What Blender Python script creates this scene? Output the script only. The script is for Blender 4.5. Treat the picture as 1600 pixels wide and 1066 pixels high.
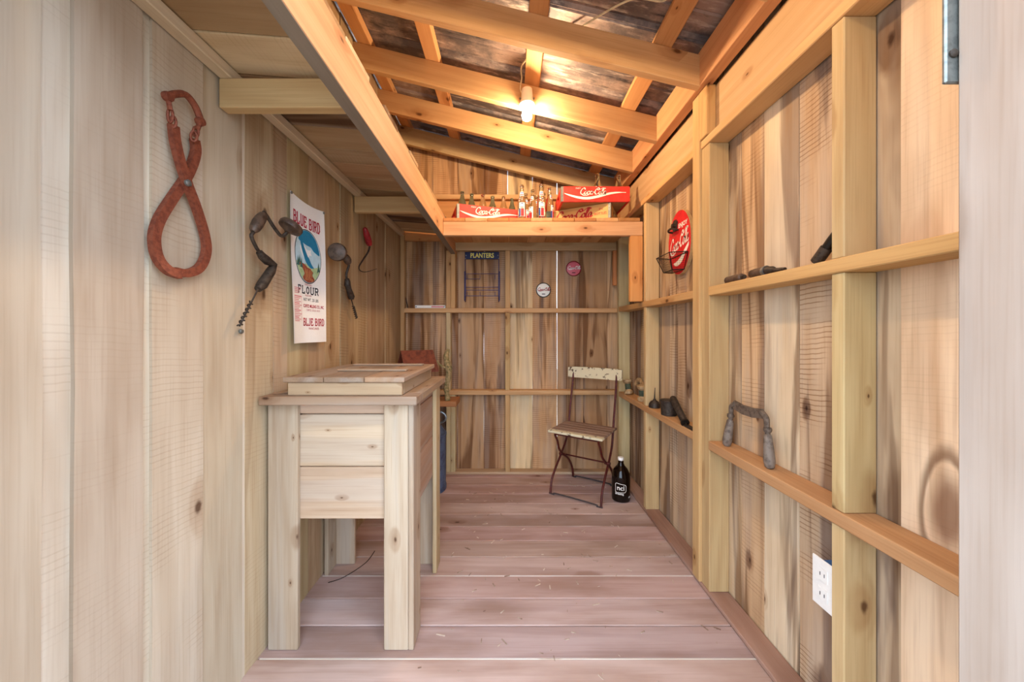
import bpy, math, random
from mathutils import Vector, Matrix
random.seed(7)
for o in list(bpy.data.objects): bpy.data.objects.remove(o)
scn = bpy.context.scene
col = scn.collection
PI = math.pi

# ------------------------------------------------------------------ camera
F = 545.0; CX, CY, CZ = 795.0, 518.0, 1.2        # focal length in px, vanishing point, eye height
cam = bpy.data.cameras.new('camera'); cam_o = bpy.data.objects.new('camera', cam); col.objects.link(cam_o)
cam.sensor_width = 36.0; cam.lens = F / 1600 * 36; cam.clip_start = 0.02
cam.shift_x = 5 / 1600; cam.shift_y = -15 / 1600
cam_o.location = (0, 0, CZ); cam_o.rotation_euler = (PI / 2, 0, 0)
scn.camera = cam_o
# ------------------------------------------------------------------ world and exposure
w = bpy.data.worlds.new('overcast'); scn.world = w; w.use_nodes = True
bg = w.node_tree.nodes['Background']; bg.inputs[0].default_value = (0.70, 0.83, 1.0, 1); bg.inputs[1].default_value = 3.4
vs = scn.view_settings
vs.view_transform = 'Standard'; vs.look = 'None'; vs.gamma = 1; vs.use_curve_mapping = False; vs.exposure = 0.86
BULB = 470.0                                       # radiance of the two bare bulbs
BULB_COL = (1.0, 0.70, 0.41)

# ------------------------------------------------------------------ helpers
def lin(h):
    h = h.lstrip('#'); c = [int(h[i:i + 2], 16) / 255 for i in (0, 2, 4)]
    return tuple(x / 12.92 if x <= .04045 else ((x + .055) / 1.055) ** 2.4 for x in c) + (1,)
def tag(o, label=None, cat=None, group=None, kind=None):
    if label: o['label'] = label
    if cat: o['category'] = cat
    if group: o['group'] = group
    if kind: o['kind'] = kind
    return o
def empty(name, loc=(0, 0, 0), rz=0, **k):
    o = bpy.data.objects.new(name, None); col.objects.link(o); o.empty_display_size = .05
    o.location = loc; o.rotation_euler = (0, 0, rz); return tag(o, **k)
def catmull(pts, n=6, closed=False):
    P = [Vector(p) for p in pts]; out = []; N = len(P)
    for i in range(N if closed else N - 1):
        if closed: a, b, c, d = P[i - 1], P[i], P[(i + 1) % N], P[(i + 2) % N]
        else: a, b, c, d = P[max(i - 1, 0)], P[i], P[i + 1], P[min(i + 2, N - 1)]
        for k in range(n):
            t = k / n
            out.append(.5 * ((2 * b) + (c - a) * t + (2 * a - 5 * b + 4 * c - d) * t * t + (3 * b - a - 3 * c + d) * t ** 3))
    if not closed: out.append(P[-1].copy())
    return out
class MB:
    def __init__(s, org=(0, 0, 0)): s.v = []; s.f = []; s.o = Vector(org)
    def quad(s, vs_): 
        n = len(s.v); s.v += [Vector(v) for v in vs_]; s.f.append(tuple(range(n, n + len(vs_)))); return s
    def box(s, a, b, c=.002, M=None):
        a = Vector(a); b = Vector(b); lo = Vector(map(min, a, b)); hi = Vector(map(max, a, b))
        c = min([c] + [(hi[i] - lo[i]) * .45 for i in range(3)]); n = len(s.v); idx = {}
        for k in range(8):
            sg = (k & 1, k >> 1 & 1, k >> 2 & 1)
            for ax in range(3):
                p = Vector([(hi[i] if sg[i] else lo[i]) + (0 if i == ax else (-c if sg[i] else c)) for i in range(3)])
                idx[k, ax] = len(s.v); s.v.append(M @ p if M else p)
        for ax in range(3):
            u, v = [(1, 2), (2, 0), (0, 1)][ax]
            for sd in (0, 1):
                ks = [(sd << ax) | (i << u) | (j << v) for i, j in ((0, 0), (1, 0), (1, 1), (0, 1))]
                fc = [idx[k, ax] for k in ks]; s.f.append(tuple(fc if sd else fc[::-1]))
            for i in (0, 1):
                for j in (0, 1):
                    k0 = (i << u) | (j << v); k1 = k0 | (1 << ax)
                    fc = [idx[k0, u], idx[k1, u], idx[k1, v], idx[k0, v]]
                    s.f.append(tuple(fc[::-1] if (i ^ j) else fc))
        for k in range(8):
            fc = [idx[k, 0], idx[k, 1], idx[k, 2]]
            s.f.append(tuple(fc if bin(k).count('1') % 2 else fc[::-1]))
        return s
    def tube(s, pts, r, n=8, closed=False, flat=None):
        P = [Vector(p) for p in pts]; N = len(P); R = r if isinstance(r, (list, tuple)) else [r] * N
        if len(R) != N: R = [R[0] + (R[-1] - R[0]) * i / (N - 1) for i in range(N)]
        base = len(s.v); up = None
        for i in range(N):
            t = (P[(i + 1) % N] - P[i - 1]) if closed else (P[min(i + 1, N - 1)] - P[max(i - 1, 0)])
            t.normalize()
            if up is None: up = Vector((0, 0, 1)) if abs(t.z) < .9 else Vector((1, 0, 0))
            if flat is not None: up = Vector(flat[2])
            a = up - t * up.dot(t)
            if a.length < 1e-5: a = t.orthogonal()
            a.normalize(); up = a; b = t.cross(a)
            for k in range(n):
                q = 2 * PI * k / n + (PI / n if flat else 0)
                fa, fb = (flat[0], flat[1]) if flat else (1, 1)
                s.v.append(P[i] + a * math.cos(q) * R[i] * fa + b * math.sin(q) * R[i] * fb)
        for i in range(N if closed else N - 1):
            for k in range(n):
                a0 = base + i * n; a1 = base + ((i + 1) % N) * n; k1 = (k + 1) % n
                s.f.append((a0 + k, a0 + k1, a1 + k1, a1 + k))
        if not closed:
            s.f.append(tuple(base + k for k in range(n))[::-1]); e = base + (N - 1) * n
            s.f.append(tuple(e + k for k in range(n)))
        return s
    def lathe(s, prof, c=(0, 0, 0), n=20, axis=(0, 0, 1)):
        ax = Vector(axis).normalized(); M = ax.to_track_quat('Z', 'Y').to_matrix(); c = Vector(c); base = len(s.v)
        for r, z in prof:
            for k in range(n):
                q = 2 * PI * k / n; s.v.append(c + M @ Vector((r * math.cos(q), r * math.sin(q), z)))
        for i in range(len(prof) - 1):
            for k in range(n):
                k1 = (k + 1) % n; s.f.append((base + i * n + k, base + i * n + k1, base + (i + 1) * n + k1, base + (i + 1) * n + k))
        s.f.append(tuple(base + k for k in range(n))[::-1]); e = base + (len(prof) - 1) * n
        s.f.append(tuple(e + k for k in range(n))); return s
    def prism(s, poly, z0, z1, fn=None):
        n = len(poly); b = len(s.v); fn = fn or (lambda x, y, z: Vector((x, y, z)))
        s.v += [fn(x, y, z0) for x, y in poly] + [fn(x, y, z1) for x, y in poly]
        s.f.append(tuple(range(b, b + n))[::-1]); s.f.append(tuple(range(b + n, b + 2 * n)))
        for i in range(n): j = (i + 1) % n; s.f.append((b + i, b + j, b + n + j, b + n + i))
        return s
    def ribbon(s, pts, wd, fn, nib=None, lift=0):
        P = [Vector((p[0], p[1])) for p in pts]; N = len(P); b = len(s.v)
        for i in range(N):
            t = P[min(i + 1, N - 1)] - P[max(i - 1, 0)]
            if t.length < 1e-9: t = Vector((1, 0))
            t.normalize(); nn = Vector((-t.y, t.x))
            ww = wd * (0.35 + .65 * abs(t.x * math.sin(nib) - t.y * math.cos(nib))) if nib is not None else wd
            for sg in (1, -1): q = P[i] + nn * sg * ww / 2; s.v.append(fn(q.x, q.y))
        for i in range(N - 1): s.f.append((b + 2 * i, b + 2 * i + 1, b + 2 * i + 3, b + 2 * i + 2))
        return s
    def build(s, name, mat, parent=None, smooth=False, color=None, **k):
        m = bpy.data.meshes.new(name); m.from_pydata([tuple(v - s.o) for v in s.v], [], s.f); m.update()
        o = bpy.data.objects.new(name, m); col.objects.link(o); m.materials.append(mat)
        if parent: o.parent = parent
        else: o.location = s.o
        if smooth:
            m.shade_smooth(); m.set_sharp_from_angle(angle=math.radians(40))
        if color: o.color = lin(color)
        return tag(o, **k)

# ------------------------------------------------------------------ materials
def nodes(name):
    m = bpy.data.materials.new(name); m.use_nodes = True; nt = m.node_tree; b = nt.nodes['Principled BSDF']
    return m, nt, b
def N(nt, t, ins=None, **kw):
    n = nt.nodes.new(t)
    for k, v in kw.items(): setattr(n, k, v)
    for k, v in (ins or {}).items():
        if hasattr(v, 'is_output'): nt.links.new(v, n.inputs[k])
        else: n.inputs[k].default_value = v
    return n
def math_(nt, op, a, b=0.0, clamp=False):
    n = N(nt, 'ShaderNodeMath', {0: a, 1: b}, operation=op); n.use_clamp = clamp; return n.outputs[0]
def ramp(nt, x, a, b):
    return N(nt, 'ShaderNodeMapRange', {0: x, 1: a, 2: b, 3: 0.0, 4: 1.0}, interpolation_type='SMOOTHSTEP').outputs[0]
def mixc(nt, f, a, b, mode='MIX'):
    n = nt.nodes.new('ShaderNodeMix'); n.data_type = 'RGBA'; n.blend_type = mode
    for i, v in ((0, f), (6, a), (7, b)):
        if hasattr(v, 'is_output'): nt.links.new(v, n.inputs[i])
        else: n.inputs[i].default_value = v
    return n.outputs[2]
def wood(name, streak=0, saw=0, knots=.5, grain=.5, blot=.3, rough=.8, stc=(.40, .24, .13, 1), bump=.3, wide=8.0, grey=0, loop=None, kf=1.0):
    m, nt, b = nodes(name)
    oi = nt.nodes.new('ShaderNodeObjectInfo'); tc = nt.nodes.new('ShaderNodeTexCoord')
    off = N(nt, 'ShaderNodeVectorMath', {0: oi.outputs['Random'], 1: (37.0, 53.0, 71.0)}, operation='MULTIPLY').outputs[0]
    v = N(nt, 'ShaderNodeVectorMath', {0: tc.outputs['Object'], 1: off}, operation='ADD').outputs[0]
    def sc(x, y, z): return N(nt, 'ShaderNodeVectorMath', {0: v, 1: (x, y, z)}, operation='MULTIPLY').outputs[0]
    sp = N(nt, 'ShaderNodeSeparateXYZ', {0: v})
    yz = math_(nt, 'ADD', sp.outputs[1], sp.outputs[2])
    # knots: sparse ellipses stretched along the grain
    kv = N(nt, 'ShaderNodeCombineXYZ', {0: math_(nt, 'MULTIPLY', sp.outputs[0], 3.2 * kf), 1: math_(nt, 'MULTIPLY', yz, 6.5 * kf)}).outputs[0]
    vo = N(nt, 'ShaderNodeTexVoronoi', {'Vector': kv, 'Scale': 1.0}, voronoi_dimensions='2D')
    vc = N(nt, 'ShaderNodeSeparateColor', {0: vo.outputs['Color']})
    gate = math_(nt, 'GREATER_THAN', vc.outputs[0], 1 - knots * .75)
    wob = N(nt, 'ShaderNodeTexNoise', {'Vector': sc(40, 40, 40), 'Scale': 1.0, 'Detail': 2.0}).outputs[0]
    kd = math_(nt, 'ADD', math_(nt, 'DIVIDE', vo.outputs['Distance'], math_(nt, 'ADD', math_(nt, 'MULTIPLY', vc.outputs[1], 1.1), .25)), math_(nt, 'MULTIPLY', math_(nt, 'SUBTRACT', wob, .5), .05))
    core = math_(nt, 'MULTIPLY', math_(nt, 'SUBTRACT', 1.0, ramp(nt, kd, .02, .075)), gate)
    halo = math_(nt, 'MULTIPLY', math_(nt, 'SUBTRACT', 1.0, ramp(nt, kd, .06, .30)), gate)
    # grain, bent around the knots
    w1 = N(nt, 'ShaderNodeTexNoise', {'Vector': sc(.8, 5, 5), 'Scale': 1.0, 'Detail': 2.0})
    ph = math_(nt, 'ADD', math_(nt, 'MULTIPLY', yz, 95.0), math_(nt, 'ADD', math_(nt, 'MULTIPLY', w1.outputs[0], 26.0), math_(nt, 'MULTIPLY', halo, 7.0)))
    rings = math_(nt, 'MULTIPLY', math_(nt, 'ADD', math_(nt, 'SINE', ph), 1.0), .5)
    fib = N(nt, 'ShaderNodeTexNoise', {'Vector': sc(4, 160, 160), 'Scale': 1.0, 'Detail': 3.0}).outputs[0]
    st = N(nt, 'ShaderNodeTexNoise', {'Vector': sc(.55, wide, wide), 'Scale': 1.0, 'Detail': 4.0, 'Roughness': .5, 'Distortion': .9}).outputs[0]
    stm = math_(nt, 'MULTIPLY', ramp(nt, math_(nt, 'ADD', st, math_(nt, 'MULTIPLY', halo, .12)), .49, .58), streak * .8)
    st2 = N(nt, 'ShaderNodeTexNoise', {'Vector': sc(.9, wide * 3.0, wide * 3.0), 'Scale': 1.0, 'Detail': 3.0, 'Distortion': .5}).outputs[0]
    stm2 = math_(nt, 'MULTIPLY', ramp(nt, math_(nt, 'ADD', st2, math_(nt, 'MULTIPLY', halo, .15)), .57, .66), streak)
    bl = N(nt, 'ShaderNodeTexNoise', {'Vector': sc(2.2, 7, 7), 'Scale': 1.0, 'Detail': 4.0}).outputs[0]
    base = oi.outputs['Color']
    c = mixc(nt, math_(nt, 'MULTIPLY', ramp(nt, bl, .35, .75), blot), base, (.62, .52, .43, 1), 'MULTIPLY')
    c = mixc(nt, math_(nt, 'MULTIPLY', rings, grain * .55), c, (.70, .56, .42, 1), 'MULTIPLY')
    c = mixc(nt, math_(nt, 'MULTIPLY', ramp(nt, fib, .45, .75), grain * .7), c, (.66, .55, .46, 1), 'MULTIPLY')
    c = mixc(nt, stm, c, stc, 'MULTIPLY')
    c = mixc(nt, math_(nt, 'MULTIPLY', stm2, .55), c, stc, 'MULTIPLY')
    if grey:
        gn = N(nt, 'ShaderNodeTexNoise', {'Vector': sc(1.2, 14, 14), 'Scale': 1.0, 'Detail': 3.0}).outputs[0]
        c = mixc(nt, math_(nt, 'MULTIPLY', ramp(nt, gn, .45, .62), grey), c, (.40, .39, .37, 1))
    hgt = math_(nt, 'ADD', math_(nt, 'MULTIPLY', fib, .6), math_(nt, 'MULTIPLY', rings, .15))
    if saw:
        sx = math_(nt, 'ADD', math_(nt, 'MULTIPLY', sp.outputs[0], 380.0), math_(nt, 'MULTIPLY', yz, 22.0))
        sx = math_(nt, 'ADD', sx, math_(nt, 'MULTIPLY', bl, 9.0))
        sn = math_(nt, 'MULTIPLY', math_(nt, 'ADD', math_(nt, 'SINE', sx), 1.0), .5)
        brk = ramp(nt, N(nt, 'ShaderNodeTexNoise', {'Vector': sc(9, 5, 5), 'Scale': 1.0, 'Detail': 2.0}).outputs[0], .42, .62)
        own = ramp(nt, math_(nt, 'FRACT', math_(nt, 'MULTIPLY', oi.outputs['Random'], 7.3)), .25, .8)
        sm = math_(nt, 'MULTIPLY', math_(nt, 'MULTIPLY', math_(nt, 'MULTIPLY', ramp(nt, sn, .80, 1.0), brk), own), saw)
        c = mixc(nt, sm, c, (.50, .38, .28, 1), 'MULTIPLY')
        hgt = math_(nt, 'SUBTRACT', hgt, sm)
    c = mixc(nt, math_(nt, 'MULTIPLY', halo, .45), c, (.60, .42, .28, 1), 'MULTIPLY')
    c = mixc(nt, math_(nt, 'MULTIPLY', core, .9), c, (.20, .12, .075, 1), 'MULTIPLY')
    if loop:
        so_ = N(nt, 'ShaderNodeSeparateXYZ', {0: tc.outputs['Object']})
        dx = math_(nt, 'DIVIDE', math_(nt, 'SUBTRACT', so_.outputs[0], loop[0]), loop[2])
        dy_ = math_(nt, 'DIVIDE', math_(nt, 'SUBTRACT', so_.outputs[1], loop[1]), loop[3])
        dd = math_(nt, 'SQRT', math_(nt, 'ADD', math_(nt, 'MULTIPLY', dx, dx), math_(nt, 'MULTIPLY', dy_, dy_)))
        dd = math_(nt, 'ADD', dd, math_(nt, 'MULTIPLY', math_(nt, 'SUBTRACT', bl, .5), 1.3))
        band = math_(nt, 'MULTIPLY', ramp(nt, dd, .82, .98), math_(nt, 'SUBTRACT', 1.0, ramp(nt, dd, 1.0, 1.35)))
        c = mixc(nt, math_(nt, 'SUBTRACT', 1.0, ramp(nt, dd, .2, 1.0)), c, (.38, .30, .27, 1), 'MULTIPLY')
        c = mixc(nt, math_(nt, 'MULTIPLY', band, .75), c, (.22, .14, .10, 1), 'MULTIPLY')
    nt.links.new(c, b.inputs['Base Color']); b.inputs['Roughness'].default_value = rough
    b.inputs['Specular IOR Level'].default_value = .25
    bp = N(nt, 'ShaderNodeBump', {'Strength': bump, 'Distance': .0015, 'Height': hgt}); nt.links.new(bp.outputs[0], b.inputs['Normal'])
    return m
def plain(name, c, rough=.5, metal=0, var=.25, scale=40, c2=None, trans=0, emit=0, bump=0, ior=1.45, thr=(.4, .65)):
    m, nt, b = nodes(name); cl = lin(c)
    b.inputs['Roughness'].default_value = rough; b.inputs['Metallic'].default_value = metal; b.inputs['IOR'].default_value = ior
    tc = nt.nodes.new('ShaderNodeTexCoord')
    nz = N(nt, 'ShaderNodeTexNoise', {'Vector': tc.outputs['Object'], 'Scale': scale, 'Detail': 5.0, 'Roughness': .65}).outputs[0]
    d = lin(c2) if c2 else tuple(x * (1 - var) for x in cl[:3]) + (1,)
    nt.links.new(mixc(nt, ramp(nt, nz, *thr), cl, d), b.inputs['Base Color'])
    if trans: b.inputs['Transmission Weight'].default_value = trans
    if emit:
        b.inputs['Emission Color'].default_value = BULB_COL + (1,); b.inputs['Emission Strength'].default_value = emit
    if bump:
        bp = N(nt, 'ShaderNodeBump', {'Strength': bump, 'Distance': .001, 'Height': nz}); nt.links.new(bp.outputs[0], b.inputs['Normal'])
    return m
W_LEFT = wood('rough_sawn_pale', streak=.30, saw=.2, knots=.16, grain=.3, blot=.35, rough=.9, stc=(.66, .56, .46, 1), wide=6)
W_FAR = wood('rough_sawn_tan', streak=.5, saw=.5, knots=.2, grain=.45, blot=.4, rough=.9, stc=(.60, .46, .35, 1), wide=6)
W_BARN = wood('rough_sawn_streaked', streak=.95, saw=.8, knots=.22, grain=.45, blot=.4, rough=.9, stc=(.30, .20, .145, 1), wide=6.0, grey=.2)
W_LOOP = wood('rough_sawn_looped', streak=.5, saw=.1, knots=.1, grain=.45, blot=.4, rough=.9, stc=(.62, .48, .38, 1), wide=4.5, loop=(-.37, .0, .11, .042))
W_PINE = wood('yellow_pine_framing', streak=.15, saw=0, knots=.5, grain=.45, blot=.25, rough=.7, stc=(.62, .48, .30, 1))
W_FIR = wood('orange_fir_framing', streak=.15, saw=0, knots=.55, grain=.4, blot=.2, rough=.65, stc=(.70, .50, .35, 1))
W_FLOOR = wood('worn_floor_plank', streak=.4, saw=0, knots=.06, grain=.3, blot=.75, rough=.72, stc=(.60, .50, .45, 1), wide=6)
W_GREY = wood('weathered_grey_post', streak=.25, saw=0, knots=.4, grain=.35, blot=.4, rough=.9, stc=(.6, .6, .6, 1))
W_BOX = wood('knotty_weathered_cedar', streak=.25, saw=0, knots=.6, grain=.5, blot=.35, rough=.85, stc=(.55, .45, .38, 1), grey=.25, kf=1.8)
M_RUST = plain('rusty_red_iron', '#8a4a33', .65, .2, c2='#6f3626', scale=90, bump=.3)
M_IRON = plain('dark_old_iron', '#4b423a', .55, .5, c2='#332b26', scale=70, bump=.3)
M_BROWNI = plain('brown_rusted_iron', '#77685b', .6, .3, c2='#574a40', scale=60, bump=.3)
M_TOOLW = plain('dark_tool_wood', '#5a4638', .5, 0, c2='#3a2b22', scale=40)
M_STEEL = plain('grey_zinc_steel', '#8e9390', .4, .7, c2='#767a78', scale=60)
M_WHITE = plain('white_plastic', '#f2f0ea', .35, 0, var=.05)
M_BLUEBOX = plain('blue_plastic', '#3d6fae', .5)
M_CLOTH = plain('white_cotton', '#f1efea', .95, 0, var=.06, scale=300)
M_PRED = plain('red_print', '#b3263a', .9, 0, var=.2, scale=200)
M_PPINK = plain('faded_pink_print', '#dc8a92', .9, 0, var=.15, scale=200)
M_PBLK = plain('black_print', '#2d2c33', .9)
M_PBLUE = plain('blue_print', '#1f7fa8', .9, var=.1)
M_PSKY = plain('pale_sky_print', '#bfe0ec', .9, var=.1)
M_PCLOUD = plain('white_cloud_print', '#eef4f5', .9, var=.05)
M_PGRN = plain('pale_green_print', '#b9cfa0', .9, c2='#9dbb86', scale=80)
M_PTREE = plain('dark_green_print', '#3e6b62', .9)
M_PBRN = plain('russet_print', '#a8573d', .9, c2='#7d3a2c', scale=120)
M_PORG = plain('wheat_print', '#d9a35c', .9)
M_COKE = plain('red_paint', '#d8202a', .4, 0, c2='#c31b22', scale=30)
M_CRATE = plain('red_crate_paint', '#e23a30', .55, 0, c2='#cf2f27', scale=25)
M_YEL = wood('yellow_crate_wood', streak=.2, knots=.2, grain=.35, blot=.25, rough=.7)
M_LETW = plain('white_lettering', '#f6f1ea', .5, 0, var=.04)
M_LETR = plain('red_lettering', '#b3262a', .6, 0, var=.15)
M_PINK = plain('faded_pink_enamel', '#d86a78', .4, 0, var=.1)
M_DKRED = plain('dark_red_rim', '#8e1f28', .4)
M_DKGRN = plain('dark_rim', '#2f3a38', .4)
M_SIGNW = plain('white_enamel', '#eef2ec', .35, 0, var=.04)
M_NAVY = plain('navy_enamel', '#1f2a5c', .4)
M_YLET = plain('yellow_lettering', '#e8e07a', .5, var=.05)
M_WIRE = plain('purple_blue_wire', '#3b3560', .4, .4)
M_BLKW = plain('black_wire', '#26221f', .45, .5)
M_GLASS = plain('clear_bottle_glass', '#e4ece8', .06, 0, var=.03, trans=1, ior=1.3)
M_GREENG = plain('green_tinted_glass', '#8fa596', .06, 0, var=.05, trans=.92, ior=1.35)
M_AMBER = plain('dark_amber_glass', '#140a06', .08, 0, var=.1)
M_PEPR = plain('label_red', '#cf2a36', .5, var=.05)
M_PEPB = plain('label_blue', '#22408f', .5, var=.05)
M_CREAM = plain('chipped_cream_paint', '#d9cfae', .7, 0, c2='#5b4636', scale=28, bump=.4, thr=(.56, .62))
M_SLAT = plain('worn_brown_slat', '#8d7363', .8, 0, c2='#6c5346', scale=30)
M_CHAIR = plain('dark_red_painted_iron', '#5e2019', .5, .2, c2='#431712', scale=50)
M_RUNNER = plain('bare_grey_iron', '#5b5658', .5, .6)
M_CAN = plain('blue_grey_painted_can', '#5d7091', .55, .3, c2='#465270', scale=16)
M_GALV = plain('galvanized_metal', '#8a8f92', .4, .8)
M_BIRDH = plain('red_brown_stained_wood', '#7c3f2c', .7, 0, c2='#5c2c20', scale=25)
M_ROPE = plain('pale_rope', '#c9b79a', .9)
M_MOSS = plain('mossy_dry_stick', '#a08a62', .9, 0, c2='#5f5a35', scale=50, bump=.5)
M_PORC = plain('white_porcelain', '#ece8de', .25, 0, var=.03)
M_BULB = plain('lit_bulb', '#fff4e0', .3, emit=BULB)
M_BULB_DOOR = plain('lit_bulb_dimmer', '#fff4e0', .3, emit=BULB * .58)
M_CABLE = plain('cream_cable', '#e0d5b4', .5)
M_SPOOL = plain('pale_turned_wood', '#b79a72', .6, c2='#8d7350', scale=40)
M_THREAD = plain('green_thread', '#46513f', .8)
M_YHAND = plain('amber_wood_handle', '#a8682c', .4)
M_REDH = plain('red_painted_handle', '#9c1f26', .45, c2='#7c161d', scale=60)
M_CHIP = plain('pale_wood_chips', '#cbb9a6', .9, c2='#7a5c4a', scale=9)
M_GROUND = plain('pale_gravel_ground', '#a79d8e', .95, c2='#7f7668', scale=6)
def sheet_mat():
    m, nt, b = nodes('dirty_old_roof_metal'); tc = nt.nodes.new('ShaderNodeTexCoord')
    a = N(nt, 'ShaderNodeTexNoise', {'Vector': tc.outputs['Object'], 'Scale': 3.0, 'Detail': 8.0, 'Roughness': .7}).outputs[0]
    s = N(nt, 'ShaderNodeVectorMath', {0: tc.outputs['Object'], 1: (5.0, 26.0, 5.0)}, operation='MULTIPLY').outputs[0]
    d = N(nt, 'ShaderNodeTexNoise', {'Vector': s, 'Scale': 1.0, 'Detail': 6.0, 'Roughness': .7}).outputs[0]
    c = mixc(nt, ramp(nt, a, .42, .62), lin('#625b5d'), lin('#a08d85'))
    c = mixc(nt, ramp(nt, d, .52, .72), c, lin('#cbbfb6'))
    c = mixc(nt, ramp(nt, d, .46, .30), c, lin('#3c3b3f'))
    nt.links.new(c, b.inputs['Base Color']); b.inputs['Metallic'].default_value = .25; b.inputs['Roughness'].default_value = .55
    return m
M_SHEET = sheet_mat()

# ------------------------------------------------------------------ board builders
def vary(h, a=.06):
    h = h.lstrip('#'); k = 1 + random.uniform(-a, a)
    return '#' + ''.join('%02x' % max(0, min(255, int(int(h[i:i + 2], 16) * (k + random.uniform(-a / 4, a / 4))))) for i in (0, 2, 4))
def tone(cols, k, sat):
    out = []
    for h in cols:
        v = [int(h[i:i + 2], 16) for i in (1, 3, 5)]; g_ = sum(v) / 3
        out.append('#' + ''.join('%02x' % max(0, min(250, int((g_ + (x - g_) * sat) * k))) for x in v))
    return out
ROT = {'x': (0, 0, 0), 'y': (0, 0, PI / 2), 'z': (0, -PI / 2, 0)}
def board(name, lo, hi, axis, mat, color, parent, seg=0, jit=0, top=None, tilt=None, chamfer=.003, va=.05):
    """one piece of timber between two corners; its grain runs along the local X axis"""
    lo = Vector(lo); hi = Vector(hi); c = (lo + hi) / 2; d = hi - lo
    L, W, T = {'x': (d.x, d.y, d.z), 'y': (d.y, d.x, d.z), 'z': (d.z, d.y, d.x)}[axis]
    b = MB()
    if not seg: b.box((-L / 2, -W / 2, -T / 2), (L / 2, W / 2, T / 2), chamfer)
    else:
        wide_y = W > T
        for i in range(seg + 1):
            x = -L / 2 + L * i / seg; j0 = random.uniform(-jit, jit); j1 = random.uniform(-jit, jit)
            for sy, sz in ((-1, -1), (1, -1), (1, 1), (-1, 1)):
                y = sy * W / 2; z = sz * T / 2; xx = x
                if wide_y: y += j0 if sy < 0 else j1
                else: z += j0 if sz < 0 else j1
                if i == seg and top: xx += top[0] if (sy if wide_y else -sz) < 0 else top[1]
                b.v.append(Vector((xx, y, z)))
        for i in range(seg):
            for k in range(4):
                a = i * 4; k1 = (k + 1) % 4; b.f.append((a + k, a + 4 + k, a + 4 + k1, a + k1))
        b.f.append((0, 1, 2, 3)); e = seg * 4; b.f.append((e + 3, e + 2, e + 1, e))
    o = b.build(name, mat, parent, color=vary(color, va)); o.location = c; o.rotation_euler = ROT[axis]
    if tilt is not None: o.rotation_euler = tilt
    return o

# ================================================================== setting
XL, XR, XS = -.913, .998, .907          # left boards, right boards, stud faces on the right
YB, YS = 3.0, 2.92                      # back boards, stud faces at the back
SL = .249; TH = math.atan(SL)           # roof pitch
def rz(x): return 2.32 + SL * (.871 - x) # underside of the rafters
g = MB(); g.quad([(-14, -14, -.32), (14, -14, -.32), (14, 14, -.32), (-14, 14, -.32)]); g.build('ground', M_GROUND, kind='structure')

floor = empty('floor', kind='structure')
y = 1.278 - .1445 * 6; i = 0
FC = ['#c8afa8', '#ccb4ad', '#c3a8a0', '#ccb2aa', '#bfa59d', '#c7aca5']
while y < 2.98:
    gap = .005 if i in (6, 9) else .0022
    board('floor_plank', (XL - .02, y + gap / 2, -.028), (XS if y > .5 else XR, y + .1445 - gap / 2, 0), 'x', W_FLOOR, FC[i % 6], floor, va=.05)
    if i in (6, 9): board('joint_light_strip', (XL, y - .002, -.02), (XS, y + .0022, .0004), 'x', W_PINE, '#f2ece4', floor, chamfer=.0004)  # added pale strip: paints in the sunlight showing through these two joints
    y += .1445; i += 1
board('joist', (XL, .45, -.2), (XL + .05, 3.0, -.0285), 'y', W_PINE, '#a08868', floor)
board('joist', (XS, .45, -.2), (XS + .05, 3.0, -.0285), 'y', W_PINE, '#a08868', floor)

# left wall: boards with narrow strips set back between them
wl = empty('wall_left', kind='structure')
edges = [.40, .6825, .7318, .873, .8925, 1.043, 1.205, 1.216, 1.362, 1.446, 1.60, 1.746, 1.90, 1.99, 2.126, 2.26, 2.404, 2.59, 2.80, 3.02]
strips = {1: 1, 3: 1, 6: 1}
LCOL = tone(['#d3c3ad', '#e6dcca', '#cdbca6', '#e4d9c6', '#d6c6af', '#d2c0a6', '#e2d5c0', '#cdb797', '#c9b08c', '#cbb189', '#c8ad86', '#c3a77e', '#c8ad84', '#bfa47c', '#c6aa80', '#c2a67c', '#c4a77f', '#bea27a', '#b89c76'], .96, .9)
for k in range(len(edges) - 1):
    a, b_ = edges[k], edges[k + 1]; rec = .009 if k in strips else random.uniform(0, .003 if k < 5 else .009)
    if k in strips: a -= .01; b_ += .01
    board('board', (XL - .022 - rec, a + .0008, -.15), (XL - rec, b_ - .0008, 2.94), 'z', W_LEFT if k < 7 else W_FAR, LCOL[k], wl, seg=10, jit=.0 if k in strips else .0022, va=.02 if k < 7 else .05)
b = MB((XL, 1.19, 1.19)); b.lathe([(.008, 0), (.009, .004), (.007, .008), (.004, .009)], (XL, 1.185, 1.2), 12, (1, 0, 0)); b.build('bolt_head', M_STEEL, wl, True).location = b.o

# back wall: rough boards with open joints, studs, two ledges
wb = empty('wall_back', kind='structure')
bx = [-1.0, -.87, -.652, -.435, -.215, -.01, .204, .416, .639, .848, 1.02]
BC = tone(['#b08c66', '#a07c58', '#a98560', '#9d7a58', '#a27e5a', '#cbb083', '#a5835c', '#a27f59', '#9c7853', '#a98962'], 1.28, .85)
gaps = {-.435: .0012, -.215: .0009, .204: .0009, .416: .0048, .639: .0014}
for k in range(len(bx) - 1):
    a, c = bx[k], bx[k + 1]; a += gaps.get(a, .001) / 2; c -= gaps.get(c, .001) / 2
    m = (a + c) / 2; t = rz(m) + .176; dy = random.uniform(0, .004)
    o = board('board', (a, YB + dy, -.15), (c, YB + .022 + dy, t), 'z', W_BARN, BC[k], wb, seg=10, jit=.0012, top=(SL * (c - a) / 2, -SL * (c - a) / 2), va=.05)
PC = '#d8c298'
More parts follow.
